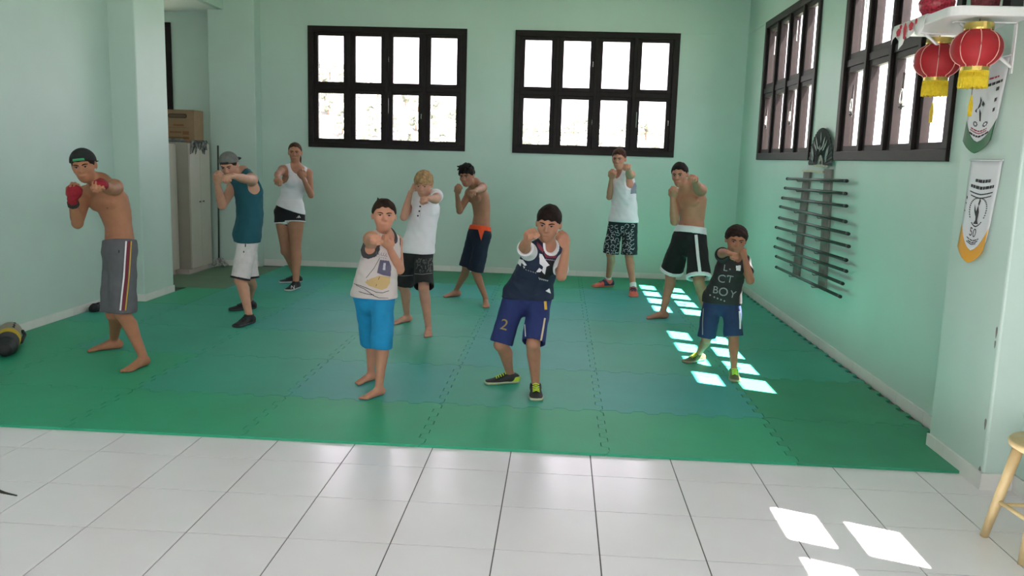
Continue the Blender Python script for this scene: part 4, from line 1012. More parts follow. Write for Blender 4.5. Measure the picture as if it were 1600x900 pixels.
# 1: striped shorts, red hand wraps, wristband
p = PP[1]; D = Drape([p['shorts']], p['base'])
D.ribbon('side_stripe', [(197, 377, 2.4), (193.5, 432, 2.4), (188, 485, 2.4)], M_WHITE, p['shorts'])
D.ribbon('side_stripe', [(201, 377, 4.4), (197.3, 432, 4.4), (192.2, 485, 4.6)], M_MAROON, p['shorts'])
D.ribbon('side_stripe', [(204.8, 377, 1.7), (201.5, 432, 1.7), (196, 485, 1.7)], M_GOLD, p['shorts'])
D.ribbon('pocket_mark', [(186, 391, 2), (186, 395, 2)], M_BLK, p['shorts'])
D = Drape([p['body']], p['base'])
M_TAT = mat('tattoo_ink', (0.14, 0.10, 0.075), 0.6); M_AREOLA = mat('areola_skin', (0.20, 0.085, 0.055), 0.6)
D.blob('areola', [(168 + 1.7 * math.cos(a), 325 + 1.3 * math.sin(a)) for a in [k * math.pi / 4 for k in range(8)]], M_AREOLA, p['body'], 0.6, 0.0015)
def wraps(p, H, col, name, cuffs=()):
    J = p['J']
    for s in 'AB':
        f, sd, n = J['hand'][s]; W = J['wr' + s]; u = H / 1.70; R = np.stack([f, sd, n]); q = Field(W - 0.16, W + 0.16, 0.0045)
        q.add(P_ell(W + (f * 0.050 + n * 0.008) * u, R, np.array([0.052, 0.050, 0.032]) * u), 0.0)
        q.add(P_ell(W + (f * 0.074 + n * 0.012) * u, R, np.array([0.026, 0.047, 0.027]) * u), 0.01)
        fa = nrm(J['el' + s] - W); q.add(P_limb([W + fa * 0.045, W, W + f * 0.03], [0.033 * u, 0.033 * u, 0.036 * u], flat0=True, folds=0.0012, ff=160), 0.012)
        wr_ = surf('hand_wrap', q, mat(name, col, 0.85, noise=0.25, scale=40), p['base'], p['root'])
        if s in cuffs:
            q = Field(W - 0.16, W + 0.16, 0.0045); q.add(P_limb([W + fa * 0.062, W + fa * 0.030], [0.038 * u, 0.038 * u], flat0=True, flat1=True, folds=0.002, ff=200), 0.0)
            surf('wristband', q, mat('black_wristband', (0.02, 0.025, 0.02), 0.8), p['base'], wr_)
wraps(p, 1.70, (0.26, 0.008, 0.018), 'red_hand_wrap', 'A')

# 2: black hem, drawstring
p = PP[2]; D = Drape([p['shorts']], p['base'])
D.ribbon('drawstring', [(383.5, 381, 1.6), (383.5, 386, 1.6)], M_BLK, p['shorts']); D.ribbon('pocket_mark', [(381, 392, 1.6), (381, 395, 1.6)], M_BLK, p['shorts'])
# 3: white trim and marks
p = PP[3]; D = Drape([p['shorts']], p['base'])
D.blobs('logo_print', [[(463.0, 340.5), (463.8, 339.3), (464.8, 340.5)], [(464.6, 339), (465.6, 337.6), (467.4, 340.5), (465.6, 340.5)], [(466.2, 337.4), (467.2, 336.4), (470, 340.5), (468.2, 340.5)]], M_WHITE, p['shorts'], 0.4)
sh_objs = [o for o in p['root'].children if o.name.startswith('shoe')]
D = Drape(sh_objs, p['base']); D.text('logo_letter', 'N', 457, 451.5, 8.0, 0.1, M_WHITE, sh_objs[-1], 0.004, bold=0.012)
# 4: dark binding on armholes and neck, boat print
p = PP[4]; D = Drape([p['shirt']], p['base'])
M_BIND = mat('charcoal_binding', (0.05, 0.048, 0.05), 0.85)
q = lambda x, y: (540 + x / 9.0, 380 + y / 9.0)
D.blob('boat_cabin_print', [q(485, 232), q(610, 248), q(640, 330), q(630, 470), q(520, 448), q(440, 415)], mat('violet_grey_print', (0.105, 0.095, 0.15), 0.8), p['shirt'], 0.5)
D.blob('window_print', [q(530, 275), q(560, 275), q(555, 380), q(520, 375)], mat('pale_grey_print', (0.45, 0.45, 0.5), 0.8), p['shirt'], 0.5, 0.0045)
D.blob('boat_hull_print', [q(275, 545), q(350, 500), q(480, 455), q(625, 480), q(620, 560), q(580, 630), q(510, 660), q(420, 630), q(330, 600)], mat('tan_print', (0.52, 0.36, 0.16), 0.8), p['shirt'], 0.5)
D.ribbons('line_print', [[(*q(120, 570), 0.9), (*q(220, 600), 0.9), (*q(320, 640), 0.9), (*q(430, 690), 0.9), (*q(520, 700), 0.9), (*q(610, 670), 0.9)], [(*q(150, 590), 0.8), (*q(260, 640), 0.8), (*q(400, 740), 0.9), (*q(470, 770), 0.9), (*q(600, 775), 0.7)],
    [(*q(190, 680), 0.9), (*q(280, 710), 0.9), (*q(400, 730), 1.0)], [(*q(480, 470), 0.8), (*q(440, 560), 0.8), (*q(425, 630), 0.8)], [(*q(300, 520), 0.7), (*q(380, 540), 0.7), (*q(450, 520), 0.7)], [(*q(480, 205), 0.7), (*q(400, 350), 0.7), (*q(290, 490), 0.7)]], M_INK, p['shirt'], sub=4)
D.ribbons('lettering_print', [[(*q(440 + 32 * i, 120 + 6 * i), 0.8), (*q(430 + 32 * i, 150 + 6 * i), 0.8), (*q(455 + 32 * i, 165 + 6 * i), 0.8)] for i in range(5)] + [[(*q(430 + 30 * i, 180 + 6 * i), 0.7), (*q(448 + 30 * i, 190 + 6 * i), 0.7)] for i in range(5)], mat('grey_violet_ink', (0.17, 0.16, 0.2), 0.8), p['shirt'], sub=2)
# 5: henley buttons, patterned panel
p = PP[5]; D = Drape([p['shirt']], p['base'])
for (x, y) in ((656.7, 315.5), (656.7, 322.7), (655.5, 330), (653.3, 337.2)):
    D.blob('button', [(x + 1.5 * math.cos(a), y + 1.5 * math.sin(a)) for a in [k * math.pi / 4 for k in range(8)]], M_BLK, p['shirt'], 0.5, 0.004)
D.ribbon('placket_seam', [(659, 312, 0.5), (657.5, 330, 0.5), (656, 341, 0.5)], mat('pale_grey_seam', (0.5, 0.5, 0.52), 0.9), p['shirt'], 0.0025)
D = Drape([p['shorts']], p['base']); r2 = random.Random(4)
D.ribbons('pattern_print', [[(x, y, 0.7), (x + r2.uniform(-1.5, 1.5), y + r2.uniform(-1.5, 1.5), 0.7), (x + r2.uniform(-2, 2), y + r2.uniform(-2, 2), 0.7)] for x, y in [(r2.uniform(651, 674), r2.uniform(404, 425)) for _ in range(90)]], mat('dim_grey_print', (0.12, 0.125, 0.12), 0.8), p['shorts'])
for r_ in ([(614, 430, 0.8), (630, 431, 0.8), (645, 430, 0.8)], [(648, 428, 0.8), (660, 429, 0.8), (675, 427, 0.8)]): D.ribbon('hem_seam', r_, M_GREYP, p['shorts'], sub=4)
# 6: orange waistband and tab
p = PP[6]; D = Drape([p['shorts']], p['base'])
D.blob('orange_flap', [(747, 358), (757.5, 358), (754.5, 367), (752, 376), (750, 369)], M_ORANGE, p['shorts'], 0.4, 0.006)
# 7: collar, print, shorts marks
p = PP[7]; D = Drape([p['shirt']], p['base'])
q = lambda x, y: (780 + x * 0.12225, 370 + y * 0.12225)
D.blobs('red_print', [[q(570, 175), q(640, 195), q(730, 215), q(720, 275), q(590, 262), q(575, 225)], [q(480, 60), q(520, 100), q(570, 160), q(560, 200), q(510, 160), q(480, 110)]], mat('crimson_print', (0.22, 0.035, 0.06), 0.8), p['shirt'], 0.5)
D.blobs('black_print', [[q(600, 300), q(700, 300), q(690, 460), q(640, 520), q(600, 480)], [q(500, 420), q(600, 480), q(640, 540), q(520, 540)]], mat('black_print', (0.008, 0.008, 0.010), 0.8), p['shirt'], 0.5, 0.0025)
D.blobs('white_print', [[q(510, 210), q(545, 220), q(590, 300), q(640, 360), q(600, 380), q(580, 480), q(545, 440), q(560, 380), q(515, 340)], [q(220, 320), q(270, 285), q(310, 295), q(355, 360), q(330, 370), q(290, 330), q(280, 375)], [q(310, 365), q(335, 385), q(320, 400)],
    [q(470, 445), q(510, 395), q(550, 420), q(520, 450)], [q(590, 690), q(635, 655), q(655, 725)]], M_WHITE, p['shirt'], 0.5, 0.004)
D.ribbons('lettering_print', [[(*q(590 + 25 * i, 285 + 3 * i), 1.4), (*q(603 + 25 * i, 290 + 3 * i), 1.4)] for i in range(5)] + [[(*q(340 + 30 * i, 410 + 10 * i), 1.0), (*q(352 + 30 * i, 425 + 10 * i), 1.0)] for i in range(5)] + [[(*q(505 + 24 * i, 515 + 9 * i), 1.2), (*q(518 + 24 * i, 545 + 5 * i), 1.2), (*q(525 + 24 * i, 530 + 5 * i), 1.2)] for i in range(5)], mat('soft_white_print', (0.45, 0.46, 0.5), 0.8), p['shirt'])
D = Drape([p['shorts']], p['base'])
D.text('number_print', '2', 786, 515, 24, 0.25, mat('dull_gold_print', (0.30, 0.22, 0.08), 0.8), p['shorts'], bold=0.01)
D.ribbon('side_stripe', [(851.5, 471, 4), (852.5, 484, 4)], M_GOLD, p['shorts']); D.ribbon('side_piping', [(851, 497, 2.6), (848, 515, 2.6), (844.5, 535, 2.6)], mat('pale_gold_piping', (0.62, 0.5, 0.33), 0.8), p['shorts'])
D.ribbon('side_piping', [(820.5, 507, 1.3), (821.5, 526, 1.3)], M_WHITE, p['shorts'])
# 8: grey side panel, white scrolls on shorts
p = PP[8]; D = Drape([p['shirt']], p['base'])
D.blob('side_panel', [(986, 293), (991, 286), (995, 280), (997, 288), (998, 302), (985, 303)], mat('steel_grey_panel', (0.22, 0.25, 0.30), 0.85), p['shirt'], 0.5)
D = Drape([p['shorts']], p['base']); r2 = random.Random(9); arcs = []
for i in range(7):
    for j in range(8):
        x = 942 + 7.6 * i + r2.uniform(-1.5, 1.5); y = 354 + 6.3 * j + r2.uniform(-1.5, 1.5); a0 = r2.uniform(0, 6.3); rr = r2.uniform(2.0, 3.4)
        arcs.append([(x + rr * math.cos(a0 + t), y + rr * 0.9 * math.sin(a0 + t), 0.95) for t in (0, 0.8, 1.6, 2.4, 3.2, 4.0, 4.6)])
D.ribbons('scroll_print', arcs, mat('off_white_scroll_print', (0.42, 0.43, 0.46), 0.8), p['shorts'], sub=1)
# 9: white waistband, side stripe, hems
p = PP[9]; D = Drape([p['shorts']], p['base'])
D.ribbon('side_stripe', [(1087.5, 367, 4.6), (1090.5, 400, 4.6), (1094.5, 433, 4.6)], M_WHITE, p['shorts'], 0.0035)
# 10: faded lettering, tag, piping
p = PP[10]; D = Drape([p['shirt']], p['base'])
for ch, x, y, sz, r in (('C', 1126.5, 441, 18, 0.18), ('T', 1139.5, 441, 16, 0.2), ('B', 1117.5, 458, 16, 0.15), ('O', 1129, 462, 19, 0.2), ('Y', 1143.5, 465, 16, 0.25), ('L', 1133, 423, 14, 0.15)):
    D.text('letter_print', ch, x, y, sz, r, M_GREYP, p['shirt'], 0.004, bold=0.02)
D.blobs('dot_print', [[(x - 1.3, y - 1.2), (x + 1.3, y - 0.8), (x + 1.2, y + 1.4), (x - 1.3, y + 1.0)] for x, y in ((1110, 461), (1116.5, 464), (1121.5, 466), (1126.7, 468), (1132, 470), (1140.5, 420.5), (1137, 431))], M_GREYP, p['shirt'], 0.6)
D.blob('white_tag', [(1149.5, 415), (1157, 414.5), (1156.5, 423), (1150, 422.5)], M_WHITE, p['shirt'], 0.5, 0.004)
D = Drape([p['shorts']], p['base'])
D.ribbon('side_piping', [(1099.5, 482, 1.3), (1098, 505, 1.3), (1098, 523, 1.3)], M_GREYP, p['shorts']); D.ribbon('side_piping', [(1155, 486, 2.6), (1156, 500, 2.6), (1156, 514, 2.6)], M_WHITE, p['shorts'])

# ------------------------------------------------------------------ staff rack, fan
M_RACK = mat('grey_brown_board', (0.20, 0.19, 0.17), 0.7, noise=0.2, scale=12); M_PALEW = mat('pale_wood', (0.52, 0.50, 0.36), 0.6, noise=0.1, scale=15)
M_STAFF = mat('dark_greenish_staff', (0.030, 0.034, 0.030), 0.35, noise=0.3, scale=25)
rack = tag(empty('staff_rack', (XR, 3.75, 0.5)), 'grey wooden wall rack of two slanted boards holding long staffs', 'rack')
def rk(mb, name, m): return mb.build(name, m, rack, loc=(-XR, -3.75, -0.5))
rk(MB().slab([(2.548, 4.167, 1.535), (2.548, 3.965, 1.535), (2.548, 4.06, 0.515), (2.548, 4.262, 0.515)], (-0.02, 0, 0)), 'upright_board', M_RACK)
rk(MB().slab([(2.548, 3.535, 1.56), (2.548, 3.345, 1.56), (2.548, 3.235, 0.515), (2.548, 3.43, 0.515)], (-0.02, 0, 0)), 'upright_board', M_RACK)
rk(MB().box((2.515, 3.53, 1.525), (2.548, 4.17, 1.545)), 'top_bar', M_PALEW)
ENDS = [(4.598, 1.448, 2.792, 1.474), (4.649, 1.353, 2.79, 1.374), (4.722, 1.249, 2.748, 1.277), (4.777, 1.157, 2.729, 1.154), (4.783, 1.042, 2.642, 1.065), (4.886, 0.935, 2.606, 0.969), (4.784, 0.827, 2.634, 0.857), (4.875, 0.731, 2.61, 0.772), (4.785, 0.639, 2.669, 0.664), (4.751, 0.53, 2.699, 0.554)]
ORD = ['topmost', 'second from top', 'third from top', 'fourth from top', 'fifth from top', 'fifth from bottom', 'fourth from bottom', 'third from bottom', 'second from bottom', 'lowest']
for k, (ya, za, yb, zb) in enumerate(ENDS):
    st = tag(empty('training_staff', (2.49, (ya + yb) / 2, (za + zb) / 2)), 'dark round training staff, %s of the ten on the wall rack' % ORD[k], 'staff', 'staffs on the wall rack')
    a = Vector((0, ya - (ya + yb) / 2, (za - zb) / 2)); b = -a; u = (b - a).normalized()
    MB().tube([a + u * 0.03, b - u * 0.03], 0.0135, 10).build('shaft', M_STAFF, st, smooth=True)
    for e, s in ((a, 1), (b, -1)): MB().tube([e, e + u * s * 0.012, e + u * s * 0.05], [0.012, 0.0148, 0.0148], 10).build('end_cap', mat('black_rubber_cap', (0.012, 0.012, 0.012), 0.6), st, smooth=True)
    for yy in (4.11, 3.38):      # pegs under each staff
        t = (yy - ya) / (yb - ya); zz = za + (zb - za) * t - 0.0195
        rk(MB().tube([(2.545, yy, zz), (2.462, yy, zz), (2.455, yy, zz + 0.012)], 0.006, 6), 'peg', M_RACK)
fan = tag(empty('hand_fan', (XR, 3.668, 1.59)), 'open black hand fan with silver pattern hung above the staff rack', 'fan')
M_FAN = mat('black_fan_paper', (0.012, 0.016, 0.014), 0.7); M_SILV = mat('silver_fan_print', (0.28, 0.30, 0.29), 0.6); NP = 24
lv, lf = [], []
for k in range(NP * 2 + 1):
    a = math.pi * k / (NP * 2); x = -0.031 if k % 2 else -0.025
    for r in (0.10, 0.342): lv.append((x, r * math.cos(a), r * math.sin(a) * 0.97))
for k in range(NP * 2): lf.append((2 * k, 2 * k + 2, 2 * k + 3, 2 * k + 1))
fm = bpy.data.meshes.new('leaf'); fm.from_pydata(lv, [], lf); fo_ = link_mesh('leaf', fm, M_FAN, fan); so = fo_.modifiers.new('thick', 'SOLIDIFY'); so.thickness = 0.002
for k in range(13):
    a = math.pi * (k + 0.5) / 13; MB().slab([(-0.018, 0.006 * math.sin(a), 0.012 - 0.006 * math.cos(a)), (-0.018, -0.006 * math.sin(a), 0.012 + 0.006 * math.cos(a)), (-0.018, 0.12 * math.cos(a) - 0.008 * math.sin(a), 0.012 + 0.12 * math.sin(a) * 0.95), (-0.018, 0.12 * math.cos(a) + 0.008 * math.sin(a), 0.012 + 0.12 * math.sin(a) * 0.95)], (-0.003, 0, 0)).build('stick', mat('pale_fan_stick', (0.33, 0.31, 0.28), 0.6), fan)
def fan_leafmark(cy, cz, L, wd, ang):
    c, s = math.cos(ang), math.sin(ang); pts = [(-L, 0), (-L * 0.4, wd), (L * 0.3, wd * 0.8), (L, 0), (L * 0.3, -wd * 0.7), (-L * 0.4, -wd * 0.5)]
    MB().slab([(-0.037, cy + c * a - s * b, cz + s * a + c * b) for a, b in pts], (-0.0015, 0, 0)).build('silver_print', M_SILV, fan)
for sg in (-1, 1):
    for cy, cz, L, wd, an in ((0.10, 0.20, 0.065, 0.018, 1.0), (0.13, 0.165, 0.06, 0.016, 0.7), (0.165, 0.19, 0.045, 0.013, 0.9), (0.19, 0.10, 0.06, 0.016, 1.2), (0.23, 0.12, 0.055, 0.013, 1.25), (0.20, 0.05, 0.035, 0.012, 0.9), (0.055, 0.155, 0.035, 0.014, 0.4)):
        fan_leafmark(sg * cy, cz, L, wd, math.pi / 2 - sg * (math.pi / 2 - an))
fan_leafmark(-0.01, 0.245, 0.05, 0.012, 1.45); fan_leafmark(0.0, 0.15, 0.03, 0.016, 1.57)
MB().box((-0.05, -0.22, -0.012), (-0.02, 0.10, 0.004)).build('support_bar', M_PALEW, fan)

# ------------------------------------------------------------------ shelf, runner, lanterns
M_SHELF = mat('white_laminate', (0.74, 0.73, 0.74), 0.35)
SH = (2.39, 0.42, 2.30)
shelf = tag(empty('wall_shelf', SH), 'white bracketed wall shelf with rounded corner on the right pillar', 'shelf')
def rr_poly(x0, x1, y0, y1, r):
    p = [(x1, y0), (x1, y1), (x0, y1)]
    for k in range(7): a = math.pi + math.pi / 2 * k / 6; p.append((x0 + r + r * math.cos(a), y0 + r + r * math.sin(a)))
    return p
MB().prism([(x - SH[0], y - SH[1]) for x, y in rr_poly(2.0, 2.39, 0.09, 0.79, 0.07)], 0.0, 0.045).build('board', M_SHELF, shelf, bevel=0.006)
for yy in (0.27, 0.66):
    o = MB().box((-0.006, yy - SH[1] - 0.012, -0.24), (0.0, yy - SH[1] + 0.012, 0.0)); o.box((-0.30, yy - SH[1] - 0.012, -0.006), (0.0, yy - SH[1] + 0.012, 0.0))
    o.tube([(-0.004, yy - SH[1], -0.21), (-0.27, yy - SH[1], -0.006)], 0.008, 6); o.build('bracket', M_SHELF, shelf)
# printed runner: lies on the shelf and hangs over its outer edge in points
M_RUN = mat('white_runner_cloth', (0.72, 0.70, 0.70), 0.85, noise=0.04, scale=20); M_REDP = mat('red_runner_print', (0.55, 0.03, 0.05), 0.8)
run = tag(empty('shelf_runner', (2.0, 0.55, 2.345)), 'white cloth runner with red flower print hanging over the shelf edge', 'cloth')
ry = [0.36 + 0.42 * k / 20 for k in range(21)]
rv, rf = [], []
for k, y in enumerate(ry):
    dl = 0.035 + 0.035 * abs(math.sin(k * 0.55)) + (0.045 if k in (12, 13, 14) else 0) ; w = 0.006 * math.sin(k * 1.3)
    for (dx, dz) in ((0.24, 0.003), (0.05, 0.003), (0.0, 0.003), (-0.010 + w, -0.02), (-0.012 + w, -0.02 - dl)): rv.append((dx, y - 0.55, dz))
for k in range(20):
    for i in range(4): rf.append((k * 5 + i, k * 5 + i + 1, k * 5 + i + 6, k * 5 + i + 5))
rm = bpy.data.meshes.new('cloth'); rm.from_pydata(rv, [], rf); ro_ = link_mesh('cloth', rm, M_RUN, run, smooth=True); so = ro_.modifiers.new('thick', 'SOLIDIFY'); so.thickness = 0.002
for yy, zz, a, b in ((0.50, -0.035, 0.026, 0.022), (0.575, -0.05, 0.02, 0.042), (0.66, -0.045, 0.028, 0.02), (0.635, -0.02, 0.015, 0.012), (0.44, -0.02, 0.012, 0.014)):
    MB().slab([(-0.020, yy - 0.55 + a * math.cos(t) * (1 + 0.2 * math.sin(5 * t)), zz + b * math.sin(t)) for t in [k * math.pi / 7 for k in range(14)]], (-0.0015, 0, 0)).build('flower_print', M_REDP, run)

M_LANT = mat('red_lantern_cloth', (0.37, 0.008, 0.016), 0.6, noise=0.08, scale=30, sss=0.0); M_BRASS = mat('gold_lantern_band', (0.62, 0.46, 0.13), 0.25, metallic=0.9); M_YEL = mat('yellow_fringe', (0.68, 0.50, 0.02), 0.8, noise=0.15, scale=60)
M_RIB = mat('pale_lantern_wire', (0.75, 0.42, 0.36), 0.5)
def lantern(cx, cy, zt, zb, R, label, ts_, rot):
    """zt, zb: top and bottom of the red body"""
    t = tag(empty('paper_lantern', (cx, cy, zb), rot), label, 'lantern', 'red lanterns under the shelf'); h = zt - zb
    prof = []
    for k in range(15):
        a = -math.pi / 2 + math.pi * k / 14; prof.append((max(0.062, R * math.cos(a) ** 0.72) if abs(math.cos(a)) > 1e-6 else 0.062, h / 2 + h / 2 * math.sin(a)))
    MB().lathe(prof, n=40).build('shade', M_LANT, t, smooth=True)
    for k in range(8):
        w = 2 * math.pi * k / 8 + 0.2
        MB().tube([((r + 0.002) * math.cos(w), (r + 0.002) * math.sin(w), z) for r, z in prof], 0.0022, 5).build('rib', M_RIB, t, smooth=True)
    MB().lathe([(0.055, h - 0.004), (0.064, h - 0.004), (0.066, h + 0.004), (0.063, h + 0.030), (0.055, h + 0.030)], n=28).build('top_band', M_BRASS, t, smooth=False)
    bt = MB().lathe([(0.05, -0.022), (0.062, -0.022), (0.062, 0.003), (0.05, 0.003)], n=28).build('bottom_band', M_BRASS, t)
    fr = MB()
    for k in range(64):
        w = 2 * math.pi * k / 64; x, y = 0.059 * math.cos(w), 0.059 * math.sin(w)
        fr.tube([(x, y, -0.018), (x * 1.04, y * 1.04, -0.05), (x * (1.02 + 0.05 * math.sin(k * 2.1)), y * 1.05, -0.096 - 0.003 * math.sin(k * 1.7))], 0.0046, 5)
    fr.build('fringe', M_YEL, t)
    MB().tube([(0, 0, h + 0.02), (0, 0, 2.30 - zb)], 0.002, 5).build('hanging_cord', mat('brown_cord', (0.1, 0.06, 0.04), 0.8), t)
    MB().tube([(0, 0, 0.0), (0.004, 0.003, -0.13)], 0.0015, 5).build('tassel_cord', mat('dark_cord', (0.05, 0.04, 0.03), 0.8), t)
    tz = -0.13
    ta = MB()
    for k in range(7): w = k * 0.9; ta.tube([(0.004, 0.003, tz), (0.004 + 0.008 * math.cos(w), 0.003 + 0.008 * math.sin(w), tz - 0.05), (0.004 + 0.007 * math.cos(w), 0.003 + 0.007 * math.sin(w), tz - ts_)], 0.0028, 5)
    ta.build('tassel', M_YEL, t)
lantern(2.172, 0.18, 2.250, 2.076, 0.113, 'larger red gold-trimmed lantern hanging at the near end of the shelf', 0.10, 0.3)
lantern(2.222, 0.72, 2.255, 2.078, 0.117, 'red gold-trimmed lantern hanging at the far end of the shelf by the window', 0.11, 1.0)

# things on the shelf
M_GLIT = mat('crimson_glitter_glaze', (0.42, 0.02, 0.05), 0.25, noise=0.6, scale=90, bump=0.4, bscale=120)
v = tag(empty('round_vase', (2.11, 0.53, 2.349)), 'round glittering crimson vase on the shelf runner', 'vase')
MB().lathe([(0.03, 0), (0.055, 0.012), (0.082, 0.05), (0.088, 0.085), (0.07, 0.125), (0.042, 0.15), (0.036, 0.165), (0.045, 0.18), (0.038, 0.182), (0.03, 0.165)], n=28).build('vase_body', M_GLIT, v, smooth=True)
MB().lathe([(0.056, 0.127), (0.058, 0.132), (0.054, 0.137)], n=24).build('gold_ring', M_BRASS, v)
b = tag(empty('trinket_basket', (2.235, 0.28, 2.345)), 'dark red woven trinket basket on the shelf above the lantern', 'basket')
MB().lathe([(0.05, 0), (0.062, 0.03), (0.066, 0.07), (0.060, 0.07), (0.052, 0.01)], n=24).build('basket_body', mat('dark_red_wicker', (0.16, 0.02, 0.03), 0.7, noise=0.5, scale=70, bump=0.8, bscale=90), b)
for k in range(10): w = 2 * math.pi * k / 10; MB().tube([(0.066 * math.cos(w + t * 0.12), 0.066 * math.sin(w + t * 0.12), 0.068 + 0.012 * math.sin(t * math.pi)) for t in [i / 4 for i in range(5)]], 0.004, 5).build('rim_braid', mat('braid_tan', (0.32, 0.2, 0.14), 0.8), b)
k_ = tag(empty('small_box', (2.335, 0.22, 2.345)), 'small black box at the wall end of the shelf', 'box')
MB().box((-0.03, -0.04, 0), (0.03, 0.04, 0.09)).build('box_body', mat('black_card', (0.02, 0.02, 0.022), 0.5), k_, bevel=0.003); MB().box((-0.032, -0.042, 0.09), (0.032, 0.042, 0.105)).build('lid', mat('black_card', (0.02, 0.02, 0.022), 0.5), k_, bevel=0.003)

# ------------------------------------------------------------------ pennants on the right pillar
M_PEN = mat('white_satin', (0.66, 0.66, 0.70), 0.45); M_PEN_G = mat('green_satin', (0.015, 0.14, 0.05), 0.5); M_PEN_O = mat('orange_satin', (0.72, 0.33, 0.02), 0.5); M_PRINT = mat('pennant_ink', (0.03, 0.03, 0.035), 0.7); M_PRINTR = mat('pennant_red_ink', (0.4, 0.05, 0.08), 0.7)
XP = 2.388
def penn_pt(s, t, top, side):
    """s 0..1 far to near, t 0 top .. 1 tip; cloth hangs slightly bowed off the pillar"""
    (yf, yn, zt), (L,) = top, side
    narrow = 1 - 0.25 * max(0, t - 0.15)
    ym = (yf + yn) / 2 + 0.03 * t; y = ym + (yf - yn) / 2 * narrow * (1 - 2 * s)
    drop = L * (0.86 + 0.14 * (1 - abs(2 * s - 1) ** 1.4)) 
    x = XP - 0.004 - 0.018 * t * (0.5 + 0.5 * math.sin(s * 5.0 + 0.5)) - 0.03 * max(0, t - 0.7)
    return (x, y, zt - drop * t)
def pennant(label, yf, yn, zt, L, tipm, tipname, lines, emblem, extra):
    t_ = tag(empty('pennant', (XP, (yf + yn) / 2, zt - L)), label, 'pennant', 'pennants on the pillar'); off = Vector((XP, (yf + yn) / 2, zt - L)); top, side = (yf, yn, zt), (L,)
    def grid(name, m, t0, t1, s0=0.0, s1=1.0, lift=0.0, par=None, ns=10, nt=14, wave=0.0):
        vs, fs = [], []
        for j in range(nt + 1):
            for i in range(ns + 1):
                s = s0 + (s1 - s0) * i / ns; tt0 = t0 + (wave * (abs(2 * s - 1) ** 2 - 0.4) if wave else 0); q = Vector(penn_pt(s, tt0 + (t1 - tt0) * j / nt, top, side)) - off; q.x -= lift; vs.append(tuple(q))
        for j in range(nt):
            for i in range(ns): a = j * (ns + 1) + i; fs.append((a, a + 1, a + ns + 2, a + ns + 1))
        me = bpy.data.meshes.new(name); me.from_pydata(vs, [], fs); o = link_mesh(name, me, m, par or t_, smooth=True)
        md = o.modifiers.new('thick', 'SOLIDIFY'); md.thickness = 0.0015 if not lift else 0.0004; return o
    cl = grid('cloth', M_PEN, 0.0, 0.90); grid(tipname, tipm, 0.82, 1.0, lift=0.002, wave=-0.14)
    MB().tube([Vector((XP - 0.006, yf + 0.01, zt)) - off, Vector((XP - 0.006, yn - 0.01, zt)) - off], 0.005, 6).build('top_rod', M_PEN, t_)
    r = random.Random(len(label))
    for (t0, hgt, s0, s1, m, word) in lines:      # printed lines: word by word
        s = s0
        while s < s1:
            w = min(r.uniform(*word), s1 - s)
            if w > 0.012: grid('lettering', m, t0, t0 + hgt, s, s + w, 0.0025, cl, 2, 1)
            s += w + word[0] * 0.35
    emblem(grid, cl); extra(grid, cl, top, side, off)
def ring(grid, cl, top, side, off, s0, t0, rs, rt, m, n=20, frac=1.0, start=0.0):
    for k in range(n):
        a = start + 2 * math.pi * frac * k / n; s, t = s0 + rs * math.cos(a), t0 + rt * math.sin(a); grid('ring_lettering', m, t - 0.006, t + 0.006, s - 0.018, s + 0.018, 0.0025, cl, 1, 1)
def emb_low(grid, cl):
    pass
def on_cloth(name, polys, s0, t0, top, side, off, m, cl):
    """flat print shapes (metres across, up) laid onto the hanging cloth around (s0, t0)"""
    o = MB(); wd = (top[0] - top[1]) * 0.88; L = side[0] * 0.95
    for pts, fs in polys:
        vs = []
        for a, b in pts: q = Vector(penn_pt(s0 + a / wd, t0 - b / L, top, side)) - off; q.x -= 0.0035; vs.append(q)
        o.add(vs, fs)
    return o.build(name, m, cl)
poly_ = lambda *lists: [(l, [tuple(range(len(l)))]) for l in lists]
def ex_low(grid, cl, top, side, off):
    ring(grid, cl, top, side, off, 0.50, 0.50, 0.27, 0.135, M_PRINT, 26, 0.72, math.pi * 0.80); ring(grid, cl, top, side, off, 0.50, 0.52, 0.24, 0.12, M_PRINT, 9, 0.22, math.pi * 0.28)
    on_cloth('bird_emblem', poly_([(0.0, 0.035), (-0.012, 0.0), (-0.006, -0.045), (0.010, -0.045), (0.014, 0.0)], [(0.006, 0.03), (0.016, 0.055), (0.006, 0.07), (-0.004, 0.04)], [(-0.010, 0.0), (-0.034, 0.035), (-0.028, 0.0), (-0.010, -0.025)], [(-0.006, -0.04), (-0.02, -0.062), (0.022, -0.062), (0.010, -0.04)]), 0.5, 0.5, top, side, off, M_PRINT, cl)
    cu = bpy.data.curves.new('t', 'FONT'); cu.body = '50'; cu.size = 0.062; cu.align_x = 'CENTER'; cu.resolution_u = 3; to = bpy.data.objects.new('t', cu); me = to.to_mesh()
    on_cloth('number_print', [([(v_.co.x, v_.co.y) for v_ in me.vertices], [tuple(f_.vertices) for f_ in me.polygons])], 0.46, 0.745, top, side, off, M_PRINT, cl)
    to.to_mesh_clear(); bpy.data.objects.remove(to); bpy.data.curves.remove(cu)
W1, W2 = (0.05, 0.12), (0.025, 0.05)
